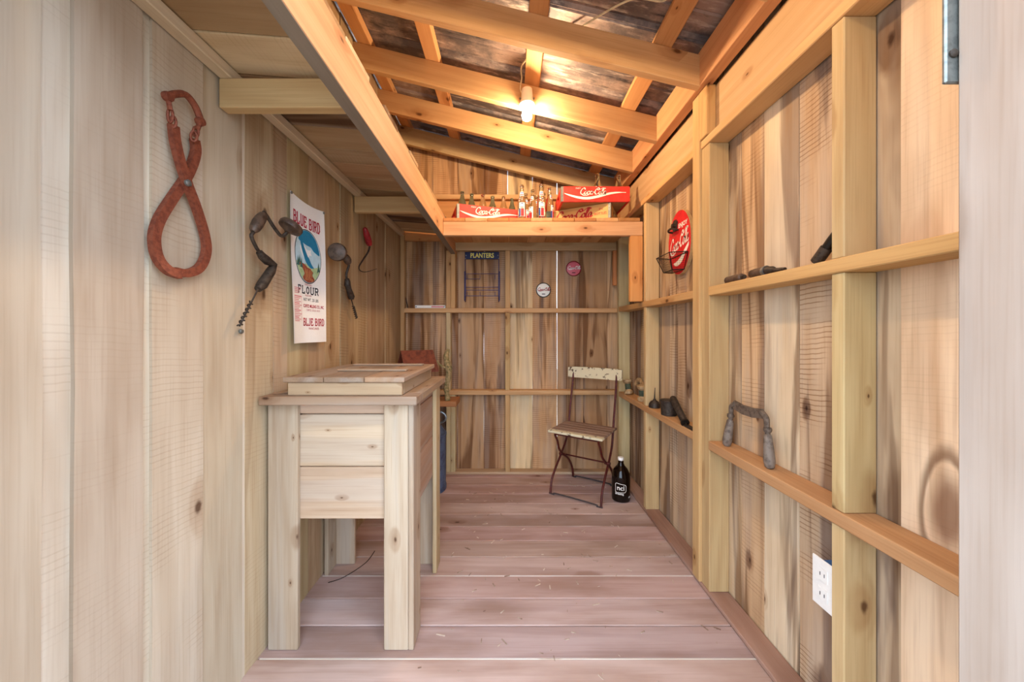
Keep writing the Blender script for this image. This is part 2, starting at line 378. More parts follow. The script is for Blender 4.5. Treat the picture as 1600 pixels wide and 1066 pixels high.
board('sill_plate', (XL, YS, .0005), (XS, YB - .001, .022), 'x', W_PINE, '#bfa284', wb)
def stud(x0, x1, z0, z1, c=PC, y0=YS, y1=YB - .001): return board('stud', (x0, y0, z0), (x1, y1, z1), 'z', W_PINE, c, wb)
for z0, z1 in ((.022, .668), (.706, 1.357), (1.395, 1.878)):
    stud(-.030, .010, z0, z1, '#cfab79')
    if z1 < .7: stud(-.525, -.487, z0, z1); stud(-.486, -.448, z0, z1)
    elif z0 > 1.3: stud(-.525, -.487, z0, z1, '#c8a06e'); stud(-.486, -.448, z0, z1, '#cfa673')
    else: stud(-.525, -.487, z0, z1)
stud(XL, XL + .035, .022, 2.7, '#b49468', 2.93, 2.98)
board('ledge', (XL + .036, YS - .004, 1.357), (XS, YB - .001, 1.395), 'x', W_PINE, '#d2aa78', wb)
board('ledge', (XL + .036, YS - .004, .668), (XS, YB - .001, .706), 'x', W_PINE, '#cda878', wb)
board('ledger', (-.486, YS - .01, 1.8785), (.90, YS + .028, 1.966), 'x', W_PINE, '#c9b48e', wb)
board('corner_batten', (.872, YS - .008, 1.585), (.904, YS + .02, 1.878), 'z', W_FIR, '#c98b58', wb)
board('header', (-.9, YS + .03, 1.969), (.99, YS + .068, 2.305), 'x', W_FIR, '#cf9a63', wb)
board('rail', (-.9, YS - .01, 2.306), (.70, YB - .002, 2.344), 'x', W_PINE, '#d3b080', wb)

# right wall: streaked boards outside, framing inside
wr = empty('wall_right', kind='structure')
re_ = [.40, .56, .70, .888, 1.03, 1.20, 1.363, 1.497, 1.64, 1.76, 1.86, 1.96, 2.06, 2.165, 2.28, 2.40, 2.52, 2.64, 2.76, 2.88, 3.0]
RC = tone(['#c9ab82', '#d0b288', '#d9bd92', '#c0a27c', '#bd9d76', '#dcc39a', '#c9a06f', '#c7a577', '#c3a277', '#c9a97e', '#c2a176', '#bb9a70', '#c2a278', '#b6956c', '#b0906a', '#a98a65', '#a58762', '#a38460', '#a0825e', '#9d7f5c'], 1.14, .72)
for k in range(len(re_) - 1):
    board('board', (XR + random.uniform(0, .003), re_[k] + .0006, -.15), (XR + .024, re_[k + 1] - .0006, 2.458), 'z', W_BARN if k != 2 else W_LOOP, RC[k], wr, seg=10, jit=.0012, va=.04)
board('sill_plate', (XS - .004, .50, .0005), (XR - .001, YS - .001, .02), 'y', W_FLOOR, '#a98b78', wr)
def rstud(y0, y1, z0, z1, c=PC, x0=XS, x1=XR - .001): return board('stud', (x0, y0, z0), (x1, y1, z1), 'z', W_PINE, c, wr)
ZL = ((.02, .666), (.706, 1.361), (1.401, 2.055))
for z0, z1 in ZL:
    rstud(.944, .982, z0, z1, '#d6bd8c')
    rstud(2.31, 2.348, z0, z1, '#d2b686')
rstud(2.872, 2.916, .02, 2.055, '#c6b58a')
rstud(1.577, 1.640, .02, 2.055, '#d4b684')
board('post', (XS - .012, 1.641, .02), (XS + .036, 1.70, 2.32), 'z', W_PINE, '#d6b47e', wr)
board('post_top', (XS - .012, 1.577, 2.094), (XS + .03, 1.64, 2.32), 'z', W_PINE, '#d3ad78', wr)
for z0, z1, c in ((.666, .706, '#c79c6e'), (1.361, 1.401, '#cfa871')):
    board('ledge', (XS - .006, .50, z0), (XR - .001, 1.5765, z1), 'y', W_PINE, c, wr)
    board('ledge', (XS - .003, 1.7005, z0), (XR - .001, 2.871, z1), 'y', W_PINE, vary(c), wr)
board('top_plate', (XS - .004, .50, 2.0555), (XR - .001, 1.64, 2.0935), 'y', W_PINE, '#d6b17c', wr)
board('top_plate', (XS - .004, 1.7005, 2.0555), (XR - .001, YS, 2.0935), 'y', W_PINE, '#d2aa74', wr)
board('header', (.938, .50, 2.094), (.976, YS + .02, 2.319), 'y', W_FIR, '#dcb48a', wr)
board('shelf_post', (.82, 2.352, 1.402), (.905, 2.388, 1.846), 'z', W_FIR, '#d79a5e', wr)

# front wall around the doorway (behind and beside the lens)
wf = empty('wall_front', kind='structure')
for x0, x1 in ((-.93, -.74), (.72, .86), (.86, 1.02)):
    board('board', (x0, .40, -.15), (x1, .42, 2.5), 'z', W_GREY, '#b7b1a5', wf)
for k in range(8):
    x0 = -.93 + k * .243; board('board', (x0, .379, 2.16), (x0 + .241, .399, rz(x0 + .12) + .15), 'z', W_GREY, '#b7b1a5', wf)
board('header', (-.93, .43, 2.16), (1.0, .47, 2.30), 'x', W_PINE, '#c9b48e', wf)
board('trim_1', (.62, .37, -.15), (.72, .483, 2.16), 'z', W_GREY, '#b9ae9e', None).__setitem__('kind', 'structure')
board('trim_2', (-.84, .37, -.15), (-.74, .483, 2.16), 'z', W_GREY, '#b9ae9e', None).__setitem__('kind', 'structure')

# roof: rafters, purlins, metal sheets
ce = empty('ceiling', kind='structure')
ct, sn_ = math.cos(TH), math.sin(TH)
RCOL = tone(['#d8a66c', '#d8a66c', '#e0ad70', '#d3a367', '#cf9558', '#c8a670'], 1.06, .72)
for k, yy in enumerate((.70, 1.15, 1.59, 2.05, 2.45, 2.875)):
    xr = .895; xl = -.985; L = (xr - xl) / ct; xm = (xr + xl) / 2; zm = rz(xm) + .07 / ct
    b = MB(); b.box((-L / 2, -.019, -.07), (L / 2, .019, .07), .003)
    o = b.build('rafter', W_FIR if k != 5 else W_PINE, ce, color=RCOL[k]); o.location = (xm, yy + .019, zm); o.rotation_euler = (0, TH, 0)
board('eave_beam', (.870, .45, 2.3205), (.926, 3.0, 2.478), 'y', W_FIR, '#d6a374', ce)
for x in (-.847, -.445, .138, .707):
    b = MB(); b.box((-1.31, -.043, -.019), (1.31, .043, .019), .003)
    o = b.build('purlin', W_FIR, ce, color=vary('#d3a06e', .03)); zc = rz(x) + .14 / ct + .0195 / ct
    o.location = (x, 1.74, zc); o.rotation_euler = Matrix.Rotation(TH, 3, 'Y').to_4x4().to_3x3().__matmul__(Matrix.Rotation(PI / 2, 3, 'Z')).to_euler()
for k in range(4):                       # each sheet is ribbed along the slope
    y0 = .40 + k * .68; prof = []; n = 0
    for c0 in (0.0, .227, .453):
        prof += [(c0, 0), (c0 + .012, .016), (c0 + .028, .016), (c0 + .040, 0), (c0 + .048, .006), (c0 + .056, 0), (c0 + .13, 0), (c0 + .138, .005), (c0 + .146, 0)]
    prof.append((.69, 0)); b = MB()
    for (ya, za) in prof:
        for x in (-1.03, 1.10): b.v.append(Vector((x, y0 + ya, rz(x) + .180 / ct + .002 + za + .002 * (k % 2))))
    for q in range(len(prof) - 1): b.f.append((2 * q, 2 * q + 1, 2 * q + 3, 2 * q + 2))
    b.build('metal_sheet', M_SHEET, ce)

# ================================================================== loft and back shelf
lo = empty('loft_shelf', (-.68, 1.7, 1.85), label='long plank loft shelf running high along the left wall', cat='shelf')
def lpart(*a, **k):
    o = board(*a, **k); o.location -= lo.location; return o
lpart('beam', (-.483, .50, 1.85), (-.445, YS, 1.998), 'y', W_FIR, '#dcb083', lo)
lpart('waney_edge', (-.4845, .50, 1.8485), (-.4455, YS, 1.8502), 'y', W_GREY, '#8d7f70', lo, chamfer=.0003)
lpart('ledger', (XL + .001, .50, 1.998), (XL + .040, YS, 2.034), 'y', W_LEFT, '#d9c8a6', lo)
for yy in (1.096, 2.056): lpart('joist', (XL + .001, yy, 1.905), (-.484, yy + .038, 1.9975), 'x', W_PINE, '#d2b384', lo)
y = .50; k = 0
PCOL = tone(['#b08c63', '#ac885f', '#ab875e', '#d2bb94', '#a3805a', '#8f6f4f', '#b3926a', '#b79770'], 1.1, .8)
pw = [.16, .16, .151, .165, .13, .15, .17, .14, .16, .15, .17, .14, .16, .15, .16, .16]
while y < 2.86:
    p = pw[k % 16]; t = math.atan(.034 / .43)
    o = lpart('plank', (XL + .004, y + .002, 0), (-.458 + random.uniform(-.006, .012), min(y + p, 2.915) - .002, .022), 'x', W_LEFT if k % 8 != 5 else W_BARN, PCOL[k % 8], lo)
    o.location.z = 2.0145 + .0185 - lo.location.z - .0; o.rotation_euler = (0, t, 0); y += p; k += 1
sh = empty('storage_shelf', (.2, 2.6, 1.847), label='high plank shelf across the back wall holding crates and bottles', cat='shelf')
def spart(*a, **k):
    o = board(*a, **k); o.location -= sh.location; return o
spart('beam', (-.444, 2.352, 1.847), (.905, 2.390, 1.941), 'x', W_FIR, '#dcae80', sh)
x = -.444; k = 0
while x < .88:
    e = min(x + .148, .905)
    spart('plank', (x + .001, 2.352, 1.942), (e - .001, 2.916, 1.967), 'y', W_FIR, ['#c08a58', '#d3a676', '#b98552'][k % 3], sh, va=.05); x += .148; k += 1
ZS = 1.967

# ================================================================== lettering
def seg_script(word, h):
    """connected script lettering as smooth strokes, baseline 0, cap height h"""
    G = {'C': ([[(.70, .74), (.60, .98), (.36, .98), (.12, .66), (.08, .30), (.26, .02), (.52, .08), (.72, .30)]], .66),
         'o': ([[(.26, .50), (.08, .36), (.08, .10), (.24, .0), (.40, .14), (.40, .38), (.26, .50), (.34, .44), (.52, .42)]], .44),
         'c': ([[(.38, .40), (.28, .50), (.10, .38), (.06, .14), (.20, .0), (.36, .08), (.46, .20)]], .42),
         'a': ([[(.36, .44), (.22, .50), (.08, .34), (.08, .08), (.20, .0), (.34, .16), (.38, .46)], [(.38, .48), (.35, .10), (.44, .0), (.56, .14)]], .50),
         'l': ([[(.0, .14), (.22, .55), (.32, .90), (.22, 1.0), (.12, .75), (.11, .15), (.22, .0), (.34, .12)]], .30),
         '-': ([[(.02, .30), (.12, .36), (.24, .30)]], .26)}
    out = []; x = 0
    for i, ch in enumerate(word):
        st, adv = G[ch]
        for s_ in st: out.append([((px_ + x + .22 * py_) * h, py_ * h) for px_, py_ in s_])
        x += adv
    if word == 'Coca-Cola':
        out.append([((.34 + .0) * h, .02 * h), (.55 * h, -.14 * h), (1.1 * h, -.17 * h), (1.5 * h, -.06 * h)])
        out.append([(2.72 * h, .92 * h), (2.95 * h, .70 * h), (3.3 * h, .80 * h), (3.75 * h, 1.02 * h), (4.15 * h, .92 * h)])
    return out, x * h
def script(mb, word, h, fn, x0, y0, wd=.13):
    st, wdt = seg_script(word, h)
    for s_ in st:
        pts = [(p.x, p.y) for p in catmull([(a, b, 0) for a, b in s_], 6)]
        mb.ribbon([(a + x0, b + y0) for a, b in pts], h * wd * 1.25, fn, nib=.5)
    return wdt
SF = {'B': [[(0, 0), (0, 1)], [(0, 1), (.4, 1), (.55, .88), (.55, .64), (.4, .53), (0, .53)], [(.4, .53), (.62, .40), (.62, .14), (.45, 0), (0, 0)]],
      'L': [[(0, 1), (0, 0), (.55, 0), (.55, .22)]], 'U': [[(0, 1), (0, .22), (.12, 0), (.45, 0), (.58, .22), (.58, 1)]],
      'E': [[(.55, .8), (.55, 1), (0, 1), (0, 0), (.58, 0), (.58, .2)], [(0, .52), (.4, .52)]], 'I': [[(.1, 0), (.1, 1)]],
      'R': [[(0, 0), (0, 1)], [(0, 1), (.42, 1), (.56, .86), (.56, .62), (.42, .5), (0, .5)], [(.3, .5), (.6, 0)]],
      'D': [[(0, 0), (0, 1)], [(0, 1), (.36, 1), (.6, .75), (.6, .25), (.36, 0), (0, 0)]],
      'F': [[(.55, .8), (.55, 1), (0, 1), (0, 0)], [(0, .52), (.4, .52)]], 'O': [[(.3, 1), (.06, .78), (.0, .5), (.06, .22), (.3, 0), (.54, .22), (.6, .5), (.54, .78), (.3, 1)]],
      ' ': []}
def slab(mb, word, h, fn, x0, y0, sx=1.0, wd=.15):
    x = x0
    for ch in word:
        adv = {'I': .52, ' ': .40}.get(ch, 1.02)
        for s_ in SF[ch]:
            pts = [(x + a * h * sx, y0 + b * h) for a, b in s_]
            for p, q in zip(pts, pts[1:]):
                d = Vector((q[0] - p[0], q[1] - p[1])).normalized() * h * wd * .5
                mb.ribbon([(p[0] - d.x, p[1] - d.y), (q[0] + d.x, q[1] + d.y)], h * wd, fn)
            for (a, b_) in s_:
                if b_ in (0, 1) and (a in (0, .1, .58) and ch in 'BUIRDFL'):
                    mb.ribbon([(x + (a - .16) * h * sx, y0 + b_ * h), (x + (a + .16) * h * sx, y0 + b_ * h)], h * wd * .7, fn)
        x += adv * h * sx
    return x - x0
def font(mb, body, size, fn, x0, y0, sx=1.0, bold=0, align='CENTER'):
    cu = bpy.data.curves.new('t', 'FONT'); cu.body = body; cu.size = size; cu.align_x = align; cu.offset = bold; cu.resolution_u = 3
    ob = bpy.data.objects.new('t', cu); col.objects.link(ob); bpy.context.view_layer.update()
    me = bpy.data.meshes.new_from_object(ob.evaluated_get(bpy.context.evaluated_depsgraph_get()))
    n = len(mb.v); mb.v += [fn(x0 + v.co.x * sx, y0 + v.co.y) for v in me.vertices]
    mb.f += [tuple(n + i for i in p.vertices) for p in me.polygons]
    bpy.data.objects.remove(ob); bpy.data.curves.remove(cu); bpy.data.meshes.remove(me)

# ================================================================== cooler cabinet
cb = empty('wooden_cooler_cabinet', (-.62, 1.55, 0), label='weathered wooden cooler cabinet on four tall legs against left wall', cat='cabinet')
def cpart(*a, **k):
    o = board(*a, **k); o.location -= cb.location; return o
CW = '#c0ad96'; X0, X1, Y0, Y1 = -.906, -.358, 1.31, 1.815
for sx in (0, 1):
    for sy in (0, 1):
        l = empty('leg', parent_fix := (0, 0, 0)); l.parent = cb
        xa = X0 if sx == 0 else X1 - .112; ya = Y0 if sy == 0 else Y1 - .02
        o = cpart('leg_board', (xa if sx == 0 else xa, ya, .001), (xa + (.112 if sx == 0 else .091), ya + .02, .93), 'z', W_BOX, CW, l, va=.04)
        xs = X0 if sx == 0 else X1 - .02; 
        ys0, ys1 = (Y0 + .0205, Y0 + .105) if sy == 0 else (Y1 - .105, Y1 - .0205)
        if sx == 1: ys0, ys1 = (Y0, Y0 + .105) if sy == 0 else (Y1 - .09, Y1)
        o = cpart('leg_board', (xs, ys0, .001), (xs + .02, ys1, .93), 'z', W_BOX, CW if not (sx and sy) else '#cbb48f', l, va=.04)
for z0, z1, nm in ((.886, .93, 'rail'), (.685, .883, 'front_panel'), (.484, .682, 'front_panel')):
    cpart(nm, (X0 + .08, Y0 + .0205, z0), (X1 - .07, Y0 + .04, z1), 'x', W_BOX, '#ceb69c', cb)
    cpart('side_panel' if nm != 'rail' else 'rail', (X1 - .04, Y0 + .06, z0), (X1 - .0205, Y1 - .03, z1), 'y', W_BOX, '#ac8d76', cb)
    cpart('back_panel' if nm != 'rail' else 'rail', (X0 + .08, Y1 - .04, z0), (X1 - .07, Y1 - .0205, z1), 'x', W_BOX, '#a98a6c', cb)
cpart('bottom', (X0 + .02, Y0 + .041, .49), (X1 - .041, Y1 - .041, .508), 'x', W_BOX, '#a98a6c', cb)
for x0, x1, y0, y1, ax in ((-.911, -.336, 1.268, 1.36, 'x'), (-.911, -.336, 1.76, 1.852, 'x'), (-.911, -.80, 1.361, 1.759, 'y'), (-.43, -.336, 1.361, 1.759, 'y')):
    cpart('top_frame', (x0, y0, .9305), (x1, y1, .962), ax, W_BOX, '#a68d76', cb)
lid = empty('lid'); lid.parent = cb
for a in (((-.819, 1.290, .9625), (-.395, 1.312, 1.012), 'x'), ((-.819, 1.76, .9625), (-.395, 1.782, 1.012), 'x'), ((-.819, 1.3125, .9625), (-.797, 1.7595, 1.012), 'y'), ((-.417, 1.3125, .9625), (-.395, 1.7595, 1.012), 'y')):
    cpart('lid_frame', *a, W_BOX, '#b8a184', lid)
for k in range(3):
    x0 = -.83 + k * .1495; cpart('lid_plank', (x0 + .0015, 1.276, 1.0125), (x0 + .148, 1.80, 1.032), 'y', W_BOX, ['#a58a72', '#9c8570', '#a78b70'][k], lid)
for yy, xa, xb in ((1.46, -.72, -.43), (1.70, -.76, -.42)): cpart('lid_batten', (xa, yy, 1.0325), (xb, yy + .035, 1.041), 'x', W_BOX, '#a8917c', lid)

# ================================================================== things on the left wall
def LW(px, py, off=.03):
    y_ = F * (-XL - off) / (CX - px); return Vector((XL + off, y_, CZ + (CY - py) * y_ / F))
t = empty('ice_tongs', LW(280, 430, 0), label='rusty red iron ice tongs hanging on the left wall', cat='tongs')
def arm(pts, nm):
    b = MB(t.location); b.tube(catmull(pts, 6), .0135, 4, flat=(.75, 1.15, (1, 0, 0))); b.build(nm, M_RUST, t, True)
arm([LW(271, 196, .022), LW(274, 222, .022), LW(283, 258, .024), LW(293, 288, .026), LW(307, 325, .022), LW(320, 368, .018), LW(322, 395, .018), LW(312, 418, .018), LW(292, 427, .018), LW(272, 424, .018)], 'tong_arm')
arm([LW(304, 218, .014), LW(306, 236, .014), LW(300, 258, .012), LW(288, 282, .010), LW(265, 316, .012), LW(248, 345, .014), LW(241, 372, .016), LW(246, 402, .016), LW(262, 422, .030), LW(282, 430, .034)], 'tong_arm')
b = MB(t.location); b.tube(catmull([LW(262, 150), LW(275, 147), LW(290, 148), LW(303, 163), LW(310, 178), LW(314, 191)], 5), .0088, 8); b.build('handle', M_RUST, t, True)
for p, q in (((262, 151), (266, 172)), ((313, 190), (308, 203))):
    b = MB(t.location); b.tube([LW(*p), LW(*q)], .006, 6); b.lathe([(.011, -.008), (.013, 0), (.011, .008)], LW(*p), 10, (1, 0, 0)); b.build('clevis', M_RUST, t, True)
for cx_, cy_, rx, ry in ((266, 180, 4, 11), (270, 191, 5, 9), (306, 206, 4, 8), (303, 213, 5, 8)):
    b = MB(t.location); b.tube([LW(cx_ + rx * math.cos(q), cy_ + ry * math.sin(q), .026 + .006 * math.cos(q)) for q in [i * PI / 6 for i in range(12)]], .0035, 6, closed=True); b.build('chain_link', M_RUST, t, True)
b = MB(t.location); b.lathe([(.009, 0), (.009, .006), (.005, .009)], LW(292, 286, .034), 10, (1, 0, 0)); b.build('rivet', M_STEEL, t, True)

def brace(org, label, knob, kdir, kr, grip, path, chuck, bit, s):
    t = empty('hand_brace_drill', org, label=label, cat='hand drill', group='old hand brace drills on the left wall')
    b = MB(org); b.lathe([(kr * .25, -.028 * s), (kr * .5, -.018 * s), (kr * .95, -.012 * s), (kr, 0), (kr * .9, .010 * s), (kr * .45, .017 * s), (0.001, .019 * s)], knob, 20, kdir); b.build('head_knob', M_TOOLW, t, True)
    b = MB(org); b.tube(catmull(path, 6), .0062 * s, 8); b.build('crank_frame', M_IRON, t, True)
    b = MB(org); p, q = grip; d = q - p; b.tube([p + d * u for u in (0, .08, .3, .55, .8, .92, 1)], [r * s for r in (.008, .014, .018, .0195, .017, .013, .008)], 12); b.build('grip', M_TOOLW, t, True)
    b = MB(org); b.tube(chuck, [r * s for r in (.011, .0145, .016, .014, .016, .0175, .012)][:len(chuck)], 12); b.build('chuck', M_IRON, t, True)
    p, q = bit; d = q - p; L = d.length; d.normalize(); a = d.orthogonal().normalized(); c = d.cross(a)
    b = MB(org); b.tube([p, q], .0028 * s, 6); n = 40
    b.tube([p + d * L * (.35 + .65 * i / n) + (a * math.cos(i * .95) + c * math.sin(i * .95)) * .0062 * s for i in range(n + 1)], .0026 * s, 5); b.build('auger_bit', M_IRON, t, True)
brace(LW(410, 400, 0), 'large dark hand brace drill with long auger bit left of the flour sack', LW(455, 354, .075), LW(455, 354, .075) - LW(444, 368, .06), .043,
      (LW(412, 334, .05), LW(395, 362, .05)), [LW(448, 364, .065), LW(440, 369, .055), LW(430, 358, .05), LW(415, 335, .05), LW(411, 334, .05), LW(396, 362, .05), LW(393, 370, .05), LW(400, 386, .045), LW(408, 398, .04)],
      [LW(405, 394, .04), LW(410, 401, .04), LW(418, 408, .04), LW(427, 414, .04), LW(423, 424, .038), LW(409, 446, .034), LW(403, 452, .034)], (LW(403, 452, .034), LW(374, 510, .022)), 1.0)
brace(LW(542, 430, 0), 'smaller dark hand brace drill with thin bit right of the flour sack', LW(527, 394, .07), LW(527, 394, .08) - LW(538, 398, .05), .045,
      (LW(540, 399, .05), LW(545, 413, .05)), [LW(534, 396, .06), LW(540, 398, .05), LW(545, 413, .05), LW(543, 422, .045), LW(541, 430, .04), LW(543, 442, .035)],
      [LW(542, 436, .035), LW(543, 440, .035), LW(543, 445, .035), LW(545, 452, .034), LW(547, 458, .033), LW(549, 464, .033), LW(549, 468, .033)], (LW(549, 468, .033), LW(557, 497, .02)), 1.05)
hk = LW(570, 390, 0); t = empty('hay_hook', hk, label='iron hay hook with red handle on the left wall near the corner', cat='hook')
b = MB(hk); p, q = LW(570, 356, .03), LW(578, 384, .03); d = q - p; b.tube([p + d * u for u in (0, .06, .35, .75, .95, 1)], [.008, .014, .019, .021, .016, .008], 12); b.build('handle', M_REDH, t, True)
b = MB(hk); b.tube(catmull([LW(578, 383, .03), LW(575, 394, .03), LW(566, 408, .03), LW(561, 417, .03), LW(563, 423, .035), LW(572, 425, .045), LW(589, 420, .07)], 6), [.0065, .0015], 8); b.build('hook', M_IRON, t, True)

# flour sack
SY0, SY1, SZ0, SZ1 = 1.43, 1.69, 1.15, 1.78
def cloth(u, v, off=0):    # u 0..1 across, v 0..1 downwards
    sag = .012 * math.sin(PI * u) * (1 - v) ** 4
    x = XL + .012 + .010 * v + .005 * math.sin(u * 7 + v * 2) * v + .006 * (abs(u - .5) * 2) ** 6 + off
    return Vector((x, SY0 + (SY1 - SY0) * (u + .012 * math.sin(v * 5) * (1 if u > .5 else -1)), SZ1 - (SZ1 - SZ0) * v - sag))
fs = empty('flour_sack', (XL, 1.56, SZ0), label='white printed flour sack cloth pinned flat on the left wall', cat='flour sack')
b = MB(fs.location); nu, nv = 16, 30
for j in range(nv + 1):
    for i in range(nu + 1): b.v.append(cloth(i / nu, j / nv))
for j in range(nv):
    for i in range(nu): a = j * (nu + 1) + i; b.f.append((a, a + 1, a + nu + 2, a + nu + 1))
n0 = len(b.v); b.v += [v - Vector((.002, 0, 0)) for v in b.v]; b.f += [tuple(i + n0 for i in f[::-1]) for f in b.f]
b.build('cloth', M_CLOTH, fs, True)
SW, SH = SY1 - SY0, SZ1 - SZ0
def cm(lift): return lambda x, y_: cloth(x / SW, -y_ / SH, .0012 + lift)
def pr(name, mat, fnc, lift=0):
    b = MB(fs.location); fnc(b, cm(lift)); b.build(name, mat, fs)
def disc(b, fn, pts):
    n = len(b.v); c = (sum(p[0] for p in pts) / len(pts), sum(p[1] for p in pts) / len(pts)); b.v.append(fn(*c)); b.v += [fn(*p) for p in pts]
    for i in range(len(pts)): b.f.append((n, n + 1 + i, n + 1 + (i + 1) % len(pts)))
pr('lettering', M_PRED, lambda b, f: slab(b, 'BLUE BIRD', .047, f, .026, -.115, .545))
oc = (.128, -.245); ow, oh = .097, .118
oval = lambda k=1: [(oc[0] + math.cos(q) * ow * k, oc[1] + math.sin(q) * oh * k) for q in [i * PI / 20 for i in range(40)]]
pr('picture_border', M_PBLK, lambda b, f: disc(b, f, oval(1.035)))
pr('picture_sky', M_PSKY, lambda b, f: disc(b, f, oval()), .0004)
def clip(pts): 
    out = []
    for x, y_ in pts:
        dx, dy = (x - oc[0]) / ow, (y_ - oc[1]) / oh; r = math.hypot(dx, dy)
        if r > .985: x, y_ = oc[0] + dx / r * .985 * ow, oc[1] + dy / r * .985 * oh
        out.append((x, y_))
    return out
def blob(pts, n=5): return clip([(p.x, p.y) for p in catmull([(a, b_, 0) for a, b_ in pts], n, True)])
pr('picture_field', M_PGRN, lambda b, f: disc(b, f, clip([(oc[0] + math.cos(q) * ow * .99, oc[1] + min(math.sin(q) * oh * .99, -.035)) for q in [i * PI / 20 for i in range(40)]])), .0008)
pr('picture_cloud', M_PCLOUD, lambda b, f: disc(b, f, blob([(.075, -.235), (.07, -.205), (.10, -.20), (.125, -.215), (.16, -.21), (.195, -.23), (.20, -.26), (.16, -.262), (.11, -.262)])), .0008)
pr('picture_sky_band', M_PBLUE, lambda b, f: disc(b, f, blob([(.055, -.18), (.09, -.135), (.14, -.13), (.19, -.16), (.215, -.22), (.185, -.225), (.15, -.20), (.115, -.195), (.085, -.19)])), .0010)
for k, (x, y_) in enumerate(((.05, -.275), (.062, -.27), (.19, -.285), (.205, -.28), (.075, -.28))):
    pr('picture_tree', M_PTREE, lambda b, f: b.quad([f(x - .011, y_ - .022), f(x + .011, y_ - .022), f(x, y_ + .022)]), .0012 + k * .0001)
pr('picture_bird', M_PBLUE, lambda b, f: disc(b, f, blob([(.068, -.178), (.088, -.19), (.104, -.215), (.128, -.245), (.152, -.275), (.178, -.298), (.165, -.303), (.14, -.292), (.112, -.272), (.09, -.24), (.076, -.21)])), .0016)
pr('picture_path', M_PBRN, lambda b, f: disc(b, f, blob([(.06, -.285), (.09, -.282), (.12, -.292), (.135, -.305), (.115, -.315), (.085, -.305)])), .0014)
pr('picture_sheaf', M_PBRN, lambda b, f: disc(b, f, blob([(.085, -.30), (.125, -.295), (.165, -.305), (.158, -.325), (.175, -.345), (.15, -.36), (.11, -.362), (.085, -.345), (.098, -.325)])), .0018)
for k in range(6): pr('picture_stalk', M_PORG, lambda b, f: b.ribbon([(.105 + k * .011, -.352), (.110 + k * .008, -.325), (.102 + k * .0105, -.303)], .0028, f), .0022)
pr('lettering', M_PBLK, lambda b, f: slab(b, 'FLOUR', .030, f, .050, -.412, 1.08, .19))
pr('lettering', M_PRED, lambda b, f: font(b, 'ENRICHED', .011, f, .13, -.376))
pr('lettering', M_PRED, lambda b, f: font(b, 'BLEACHED', .010, f, .13, -.424))
pr('lettering', M_PBLK, lambda b, f: font(b, 'NET WT. 20 LBS.', .019, f, .148, -.445, .85))
pr('lettering', M_PRED, lambda b, f: font(b, 'CORTEZ MILLING CO., INC.', .019, f, .166, -.473, .66, .0005))
pr('lettering', M_PRED, lambda b, f: font(b, 'CORTEZ, COLO. 81321', .012, f, .163, -.489, .85))
pr('lettering', M_PRED, lambda b, f: slab(b, 'BLUE BIRD', .030, f, .090, -.553, .66))
pr('lettering', M_PRED, lambda b, f: font(b, 'PANCAKES', .014, f, .168, -.572))
def panel(b, f):
    for x, y0, y1 in ((.012, -.43, -.535), (.073, -.43, -.535)): b.ribbon([(x, y0), (x, y1)], .0018, f)
    for k in range(15): b.ribbon([(.012, -.43 - k * .0075), (.073 - (k * 7 % 5) * .006, -.43 - k * .0075)], .0030 if k % 4 else .0045, f)
    for k in range(4): b.ribbon([(.014, -.395 - k * .007), (.068 - k * .006, -.395 - k * .007)], .003, f)
pr('facts_panel', M_PPINK, panel)
for u in (.02, .98): b = MB(fs.location); b.lathe([(.005, 0), (.006, .003), (.002, .005)], cloth(u, .012, .001), 10, (1, 0, 0)); b.build('nail_head', M_STEEL, fs, True)

